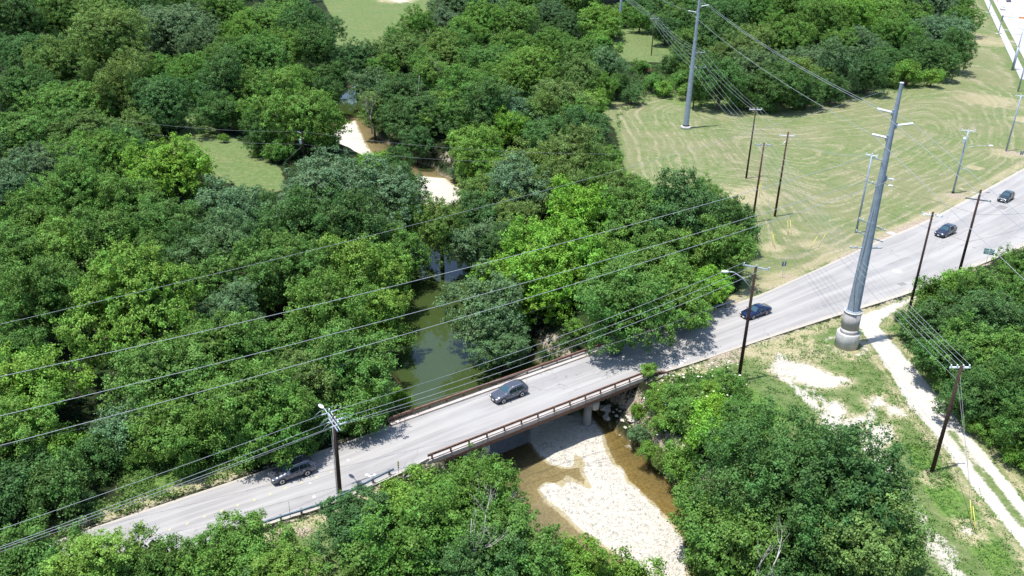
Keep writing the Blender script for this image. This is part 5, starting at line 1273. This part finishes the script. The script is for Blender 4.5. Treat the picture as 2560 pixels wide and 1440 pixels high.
# shrubs (small crowns close to the ground)
SH = [(1660, 1010, 70, 'L'), (1730, 990, 70, 'L'), (1690, 1030, 80, 'M'), (1775, 970, 60, 'L'), (1640, 1045, 60, 'L'), (1820, 965, 70, 'M'), (1600, 1090, 55, 'G'), (1625, 1130, 55, 'L'), (1660, 1090, 80, 'L'), (1615, 1000, 44, 'L'), (1720, 1100, 80, 'M'), (1660, 1150, 60, 'O'), (1590, 1045, 40, 'L'),
      (1580, 235, 60, 'D'), (1640, 205, 60, 'M'), (1700, 200, 60, 'M'), (1760, 215, 70, 'M'), (1600, 165, 50, 'M'), (1680, 165, 60, 'D'), (1740, 180, 60, 'M'), (1860, 250, 60, 'D'), (1920, 262, 50, 'D'), (1550, 85, 22, 'D'), (1660, 225, 50, 'L'), (1720, 232, 50, 'L'),
      (2270, 185, 70, 'L'), (2330, 195, 50, 'L'), (2220, 195, 60, 'M'), (560, 345, 26, 'L'), (640, 385, 24, 'L'), (1000, 1000, 60, 'B'), (960, 1015, 50, 'L'), (600, 1145, 60, 'M'), (650, 1135, 60, 'M'), (330, 1150, 60, 'M'), (440, 1130, 70, 'M'), (470, 1170, 50, 'L'), (210, 1250, 60, 'D'),
      (2440, 1060, 70, 'L'), (2490, 1080, 80, 'M'), (2540, 1140, 70, 'L'), (2280, 800, 50, 'M'), (2310, 780, 60, 'M'), (1135, 432, 36, 'G'), (1440, 850, 50, 'L'), (1040, 1180, 50, 'L'), (880, 1075, 40, 'M'), (2360, 950, 70, 'M'), (2260, 790, 40, 'D'), (1500, 770, 60, 'D'), (820, 360, 60, 'M'), (2390, 1005, 60, 'M')]
for q in SH: tree(*q[:4], 'S', None, 'shrub', 1.0, 'shrub')
tree(1992, 245, 46, 'Y', 'S', 'small pale yellowish shrub at the edge of the wood beyond the field', 'shrub', 1.0, 'shrub')

# dead trees and snags
def snag(u, v, h, label, seed, mat, spread=.5, depth_=4, lean=(0, 0), zb=None):
    b = P(u, v, 0) if zb is None else P(u, v, zb); r = random.Random(seed); mb = MB()
    def br(p, d, L, rad, lv):
        pts = [p]; q = p; dd = d.copy()
        for k in range(3):
            dd = (dd + Vector((r.uniform(-.16, .16), r.uniform(-.16, .16), r.uniform(-.05, .12)))).normalized(); q = q + dd * L / 3; pts.append(q)
        mb.tube(pts, [rad * .62, rad * .52, rad * .42, rad * .3], 5)
        if lv > 0:
            for k in range(r.choice((2, 3))):
                nd = (dd + Vector((r.uniform(-1, 1), r.uniform(-1, 1), r.uniform(-.3, .6))) * spread).normalized()
                br(pts[r.choice((2, 3))], nd, L * r.uniform(.55, .8), rad * .5, lv - 1)
    br(Vector((0, 0, -.5)), Vector((lean[0], lean[1], 1)).normalized(), h * .5, .03 * h + .03, depth_)
    g = thing('dead_tree', label, 'dead tree', tuple(b)); mb.build('branches', mat, g); return g
snag(1045, 290, 13, 'bare pale dead trunk standing among the trees right of the far creek', 4, M['dead_wood'], .25, 1, (.15, 0))
snag(1118, 240, 10, 'thin white dead snag poking out of the crowns above the creek', 7, M['dead_wood'], .4, 3)
snag(975, 240, 6, 'grey leafless thicket of twigs above the far creek bend', 8, M['dead_twigs'], .9, 5)
snag(1535, 215, 9, 'violet-grey leafless tree at the edge of the brush by the field', 12, M['dead_twigs'], .9, 5)
snag(675, 95, 13, 'grey leafless branches between dark crowns at the upper left', 13, M['dead_twigs'], .8, 5)
snag(1225, 1400, 8, 'bleached bare branches rising out of the front tree below the bridge', 15, M['dead_wood'], .6, 4, (-.1, 0))
snag(1165, 1510, 10, 'pale bare forked branches at the bottom centre', 21, M['dead_wood'], .7, 4, (0, .1))
snag(1360, 1480, 6, 'brownish bare branch beside the bottom centre trees', 19, M['brush'], .4, 3, (.2, 0))
snag(1900, 1530, 8, 'grey dead twigs at the foot of the giant dark tree', 23, M['dead_wood'], .9, 4)
snag(930, 330, 9, 'dull grey leafless shrub above the far sandbar', 29, M['dead_twigs'], .9, 5)
# brush pile
b = P(1612, 178); r = random.Random(2); mb = MB()
for k in range(260):
    a, h = r.uniform(0, 6.28), abs(r.gauss(0, .45)); rr_ = 2.6 * math.sqrt(r.random()) ; x, y = rr_ * math.cos(a), rr_ * math.sin(a) * .8; z = max(.05, (1 - rr_ / 3.2) * 2.0 * r.random())
    d = Vector((r.uniform(-1, 1), r.uniform(-1, 1), r.uniform(-.3, .4))).normalized() * r.uniform(.5, 1.2)
    mb.tube([(b[0] + x, b[1] + y, z), (b[0] + x + d.x, b[1] + y + d.y, max(.02, z + d.z))], .05, 3, cap=False)
tag(mb.build('brush_pile', M['brush']), 'heap of dry brown cut branches between the small lawn and field', 'brush pile')

# ------------------------------------------------------------ ground cover, flowers, stones (uncountable)
def cover(name, polys, dens, hgt, leaf, col, label, seed, keep=None):
    r = np.random.default_rng(seed); Pp, Nn, Tt = [], [], []
    for poly in polys:
        a = np.array(poly); lo, hi = a.min(0), a.max(0); n = int((hi - lo).prod() * dens)
        x, y = r.uniform(lo[0], hi[0], n), r.uniform(lo[1], hi[1], n); m = inside(x, y, poly); x, y = x[m], y[m]
        z, e, bar = full_height(x, y); m = (z > -5.2) & (vnoise(x, y, .35, seed) > .22)
        if name == 'undergrowth':
            for q_ in OPEN: m &= sdist(x, y, q_) < -.5
        if name == 'grass_tufts': m &= (sdist(x, y, DRIVE) < r.uniform(-.25, .25, len(x))) & (vnoise(x, y, .8, 77) > .35)
        if name == 'grass_tufts':
            for q_ in PATCH: m &= sdist(x, y, q_) < 0
        if seed_keep_road: m &= sdist(x, y, ROADPOLY) < -.5
        x, y, z = x[m], y[m], z[m]
        hh = hgt * (.35 + 1.1 * vnoise(x, y, .45, seed + 1)); k = 9
        c = np.stack([x, y, z + hh * r.uniform(.2, 1, len(x))], -1)
        o = r.normal(size=(len(x), k, 3)) * np.array([.22, .22, .13]); Pp.append((c[:, None] + o).reshape(-1, 3))
        Nn.append(unit(r.normal(size=(len(x) * k, 3)) * .5 + np.array([0, 0, .9]))); Tt.append(np.clip(r.normal(.5, .2, len(x) * k), 0, 1))
    Pp, Nn, Tt = np.concatenate(Pp), np.concatenate(Nn), np.concatenate(Tt)
    ln = leaf * r.uniform(.6, 1.3, len(Pp)); co, f = leaf_quads(Pp, Nn, ln, ln * .6, r)
    me = np_mesh(name, co, f, M['leaf'], False); a = me.attributes.new('tint', 'FLOAT', 'POINT'); a.data.foreach_set('value', np.repeat(Tt, 4).astype(np.float32))
    o = link(name, me); o.color = (*col, 1); tag(o, label, 'ground cover', None, 'stuff'); return o
seed_keep_road = True
cover('creeper_cover', [px([(1585, 975), (1640, 945), (1740, 935), (1850, 925), (1880, 985), (1840, 1040), (1760, 1120), (1690, 1190), (1640, 1175), (1570, 1130), (1535, 1075), (1560, 1040)])], 5.5, 1.1, .34, (.085, .17, .034), 'bright leafy creepers covering the bank right of the bridge', 31)
cover('weed_cover', [VERGE, px([(290, 1170), (330, 1130), (560, 1110), (640, 1150), (560, 1190), (420, 1250), (300, 1290)])], 5.0, .5, .28, (.085, .155, .032), 'bright green weeds on the verge above the lower left road', 33)
cover('bank_brush', [px([(1540, 250), (1600, 170), (1700, 160), (1780, 195), (1900, 262), (1830, 250), (1720, 228), (1620, 228)]), px([(1070, 430), (1140, 440), (1150, 480), (1080, 470)]), px([(960, 900), (1000, 880), (1010, 1060), (940, 1075), (880, 1060)]), px([(1290, 850), (1420, 800), (1500, 860), (1380, 895), (1290, 930)]), px([(1500, 60), (1560, 50), (1640, 60), (1700, 120), (1760, 170), (1700, 190), (1700, 150), (1600, 62), (1545, 62), (1530, 120), (1560, 165), (1500, 200)]), px([(2290, 780), (2250, 830), (2420, 1040), (2560, 1180), (2600, 1150), (2420, 980), (2320, 830)])], 2.4, .9, .42, (.07, .14, .036), 'rough green brush along the wood edges and the far creek', 35)
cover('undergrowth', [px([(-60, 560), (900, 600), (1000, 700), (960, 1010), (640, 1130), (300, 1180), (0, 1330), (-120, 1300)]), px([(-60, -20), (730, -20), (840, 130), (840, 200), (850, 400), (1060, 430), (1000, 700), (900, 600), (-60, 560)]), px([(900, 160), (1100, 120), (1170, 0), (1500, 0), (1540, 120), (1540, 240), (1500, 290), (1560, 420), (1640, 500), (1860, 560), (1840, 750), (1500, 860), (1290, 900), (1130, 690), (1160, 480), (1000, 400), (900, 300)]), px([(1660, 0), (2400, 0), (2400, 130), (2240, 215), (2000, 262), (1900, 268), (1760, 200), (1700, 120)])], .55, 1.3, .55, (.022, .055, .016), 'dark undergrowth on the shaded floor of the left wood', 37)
cover('weed_cover', [px([(1020, 1165), (1100, 1150), (1140, 1170), (1100, 1220), (980, 1240), (950, 1220)]), px([(2240, 1110), (2300, 1090), (2340, 1120), (2400, 1190), (2360, 1220), (2300, 1190)])], 3.2, .30, .22, (.085, .16, .035), 'low green weeds at the near bridge end and round the lower right pole', 39)
cover('grass_tufts', [TRI, px([(700, 1310), (860, 1270), (940, 1250), (880, 1400), (620, 1480), (600, 1400)])], 4.0, .16, .20, (.105, .205, .042), 'ragged grass tufts on the open ground round the gravel drive', 43)
cover('grass_tufts', [px([(1560, 242), (1640, 224), (1830, 248), (1900, 270), (2000, 265), (2120, 243), (2250, 218), (2350, 190), (2360, 205), (2120, 262), (1900, 290), (1640, 245), (1540, 290), (1560, 400), (1540, 400)])], 1.6, .45, .34, (.085, .165, .035), 'longer uncut grass along the edge of the mown field', 45)
# white flower heads
r = np.random.default_rng(4); mb = MB()
poly = px([(1600, 975), (1680, 950), (1840, 925), (1870, 990), (1800, 1040), (1700, 1130), (1620, 1100)])
a = np.array(poly); lo, hi = a.min(0), a.max(0); n = 0
while n < 75:
    x, y = r.uniform(lo[0], hi[0]), r.uniform(lo[1], hi[1])
    if not inside(np.array([x]), np.array([y]), poly)[0]: continue
    z = ground_z(x, y)
    if z < -4.5: continue
    s = r.uniform(.08, .20); mb.blob((x, y, z + r.uniform(1.2, 1.9)), s, s, s * .35, 7, 4); n += 1
tag(mb.build('flower_heads', M['petal']), 'flat cream flower heads scattered over the leafy bank right of the bridge', 'flowers', None, 'stuff')
# cobbles on the bar and along the right bank
def stones(name, n, test, size, label, seed):
    r = np.random.default_rng(seed); V, F = [], []; k = 0
    base = np.array([(1, 0, 0), (.3, .95, 0), (-.8, .6, 0), (-.8, -.6, 0), (.3, -.95, 0), (.1, 0, .6), (0, .1, -.5)])
    fc = [(0, 1, 5), (1, 2, 5), (2, 3, 5), (3, 4, 5), (4, 0, 5), (1, 0, 6), (2, 1, 6), (3, 2, 6), (4, 3, 6), (0, 4, 6)]
    x, y = r.uniform(-12, 26, n * 14), r.uniform(52, 112, n * 14); z, e, bar = full_height(x, y); m = test(x, y, z, e, bar)
    x, y, z = x[m][:n], y[m][:n], z[m][:n]
    for i in range(len(x)):
        s = size * math.exp(r.normal(0, .45)); a = r.uniform(0, 6.28); v = base * (1 + r.normal(0, .15, (7, 1))) * s * np.array([1, r.uniform(.6, 1), r.uniform(.5, .9)])
        ca, sa = math.cos(a), math.sin(a); V += [(x[i] + ca * p[0] - sa * p[1], y[i] + sa * p[0] + ca * p[1], z[i] + p[2] + s * .1) for p in v]
        F += [tuple(k + j for j in f) for f in fc]; k += 7
    tag(MB().add(V, F).build(name, M['stone']), label, 'stones', None, 'stuff')
stones('cobbles', 9000, lambda x, y, z, e, bar: (bar > -.4), .065, 'loose pale cobbles covering the white gravel bar below the bridge', 5)
stones('bank_rocks', 420, lambda x, y, z, e, bar: (e > -.3) & (e < 1.6) & (x > 8) & (bar < -.5), .26, 'broken pale rocks along the foot of the right creek bank', 6)
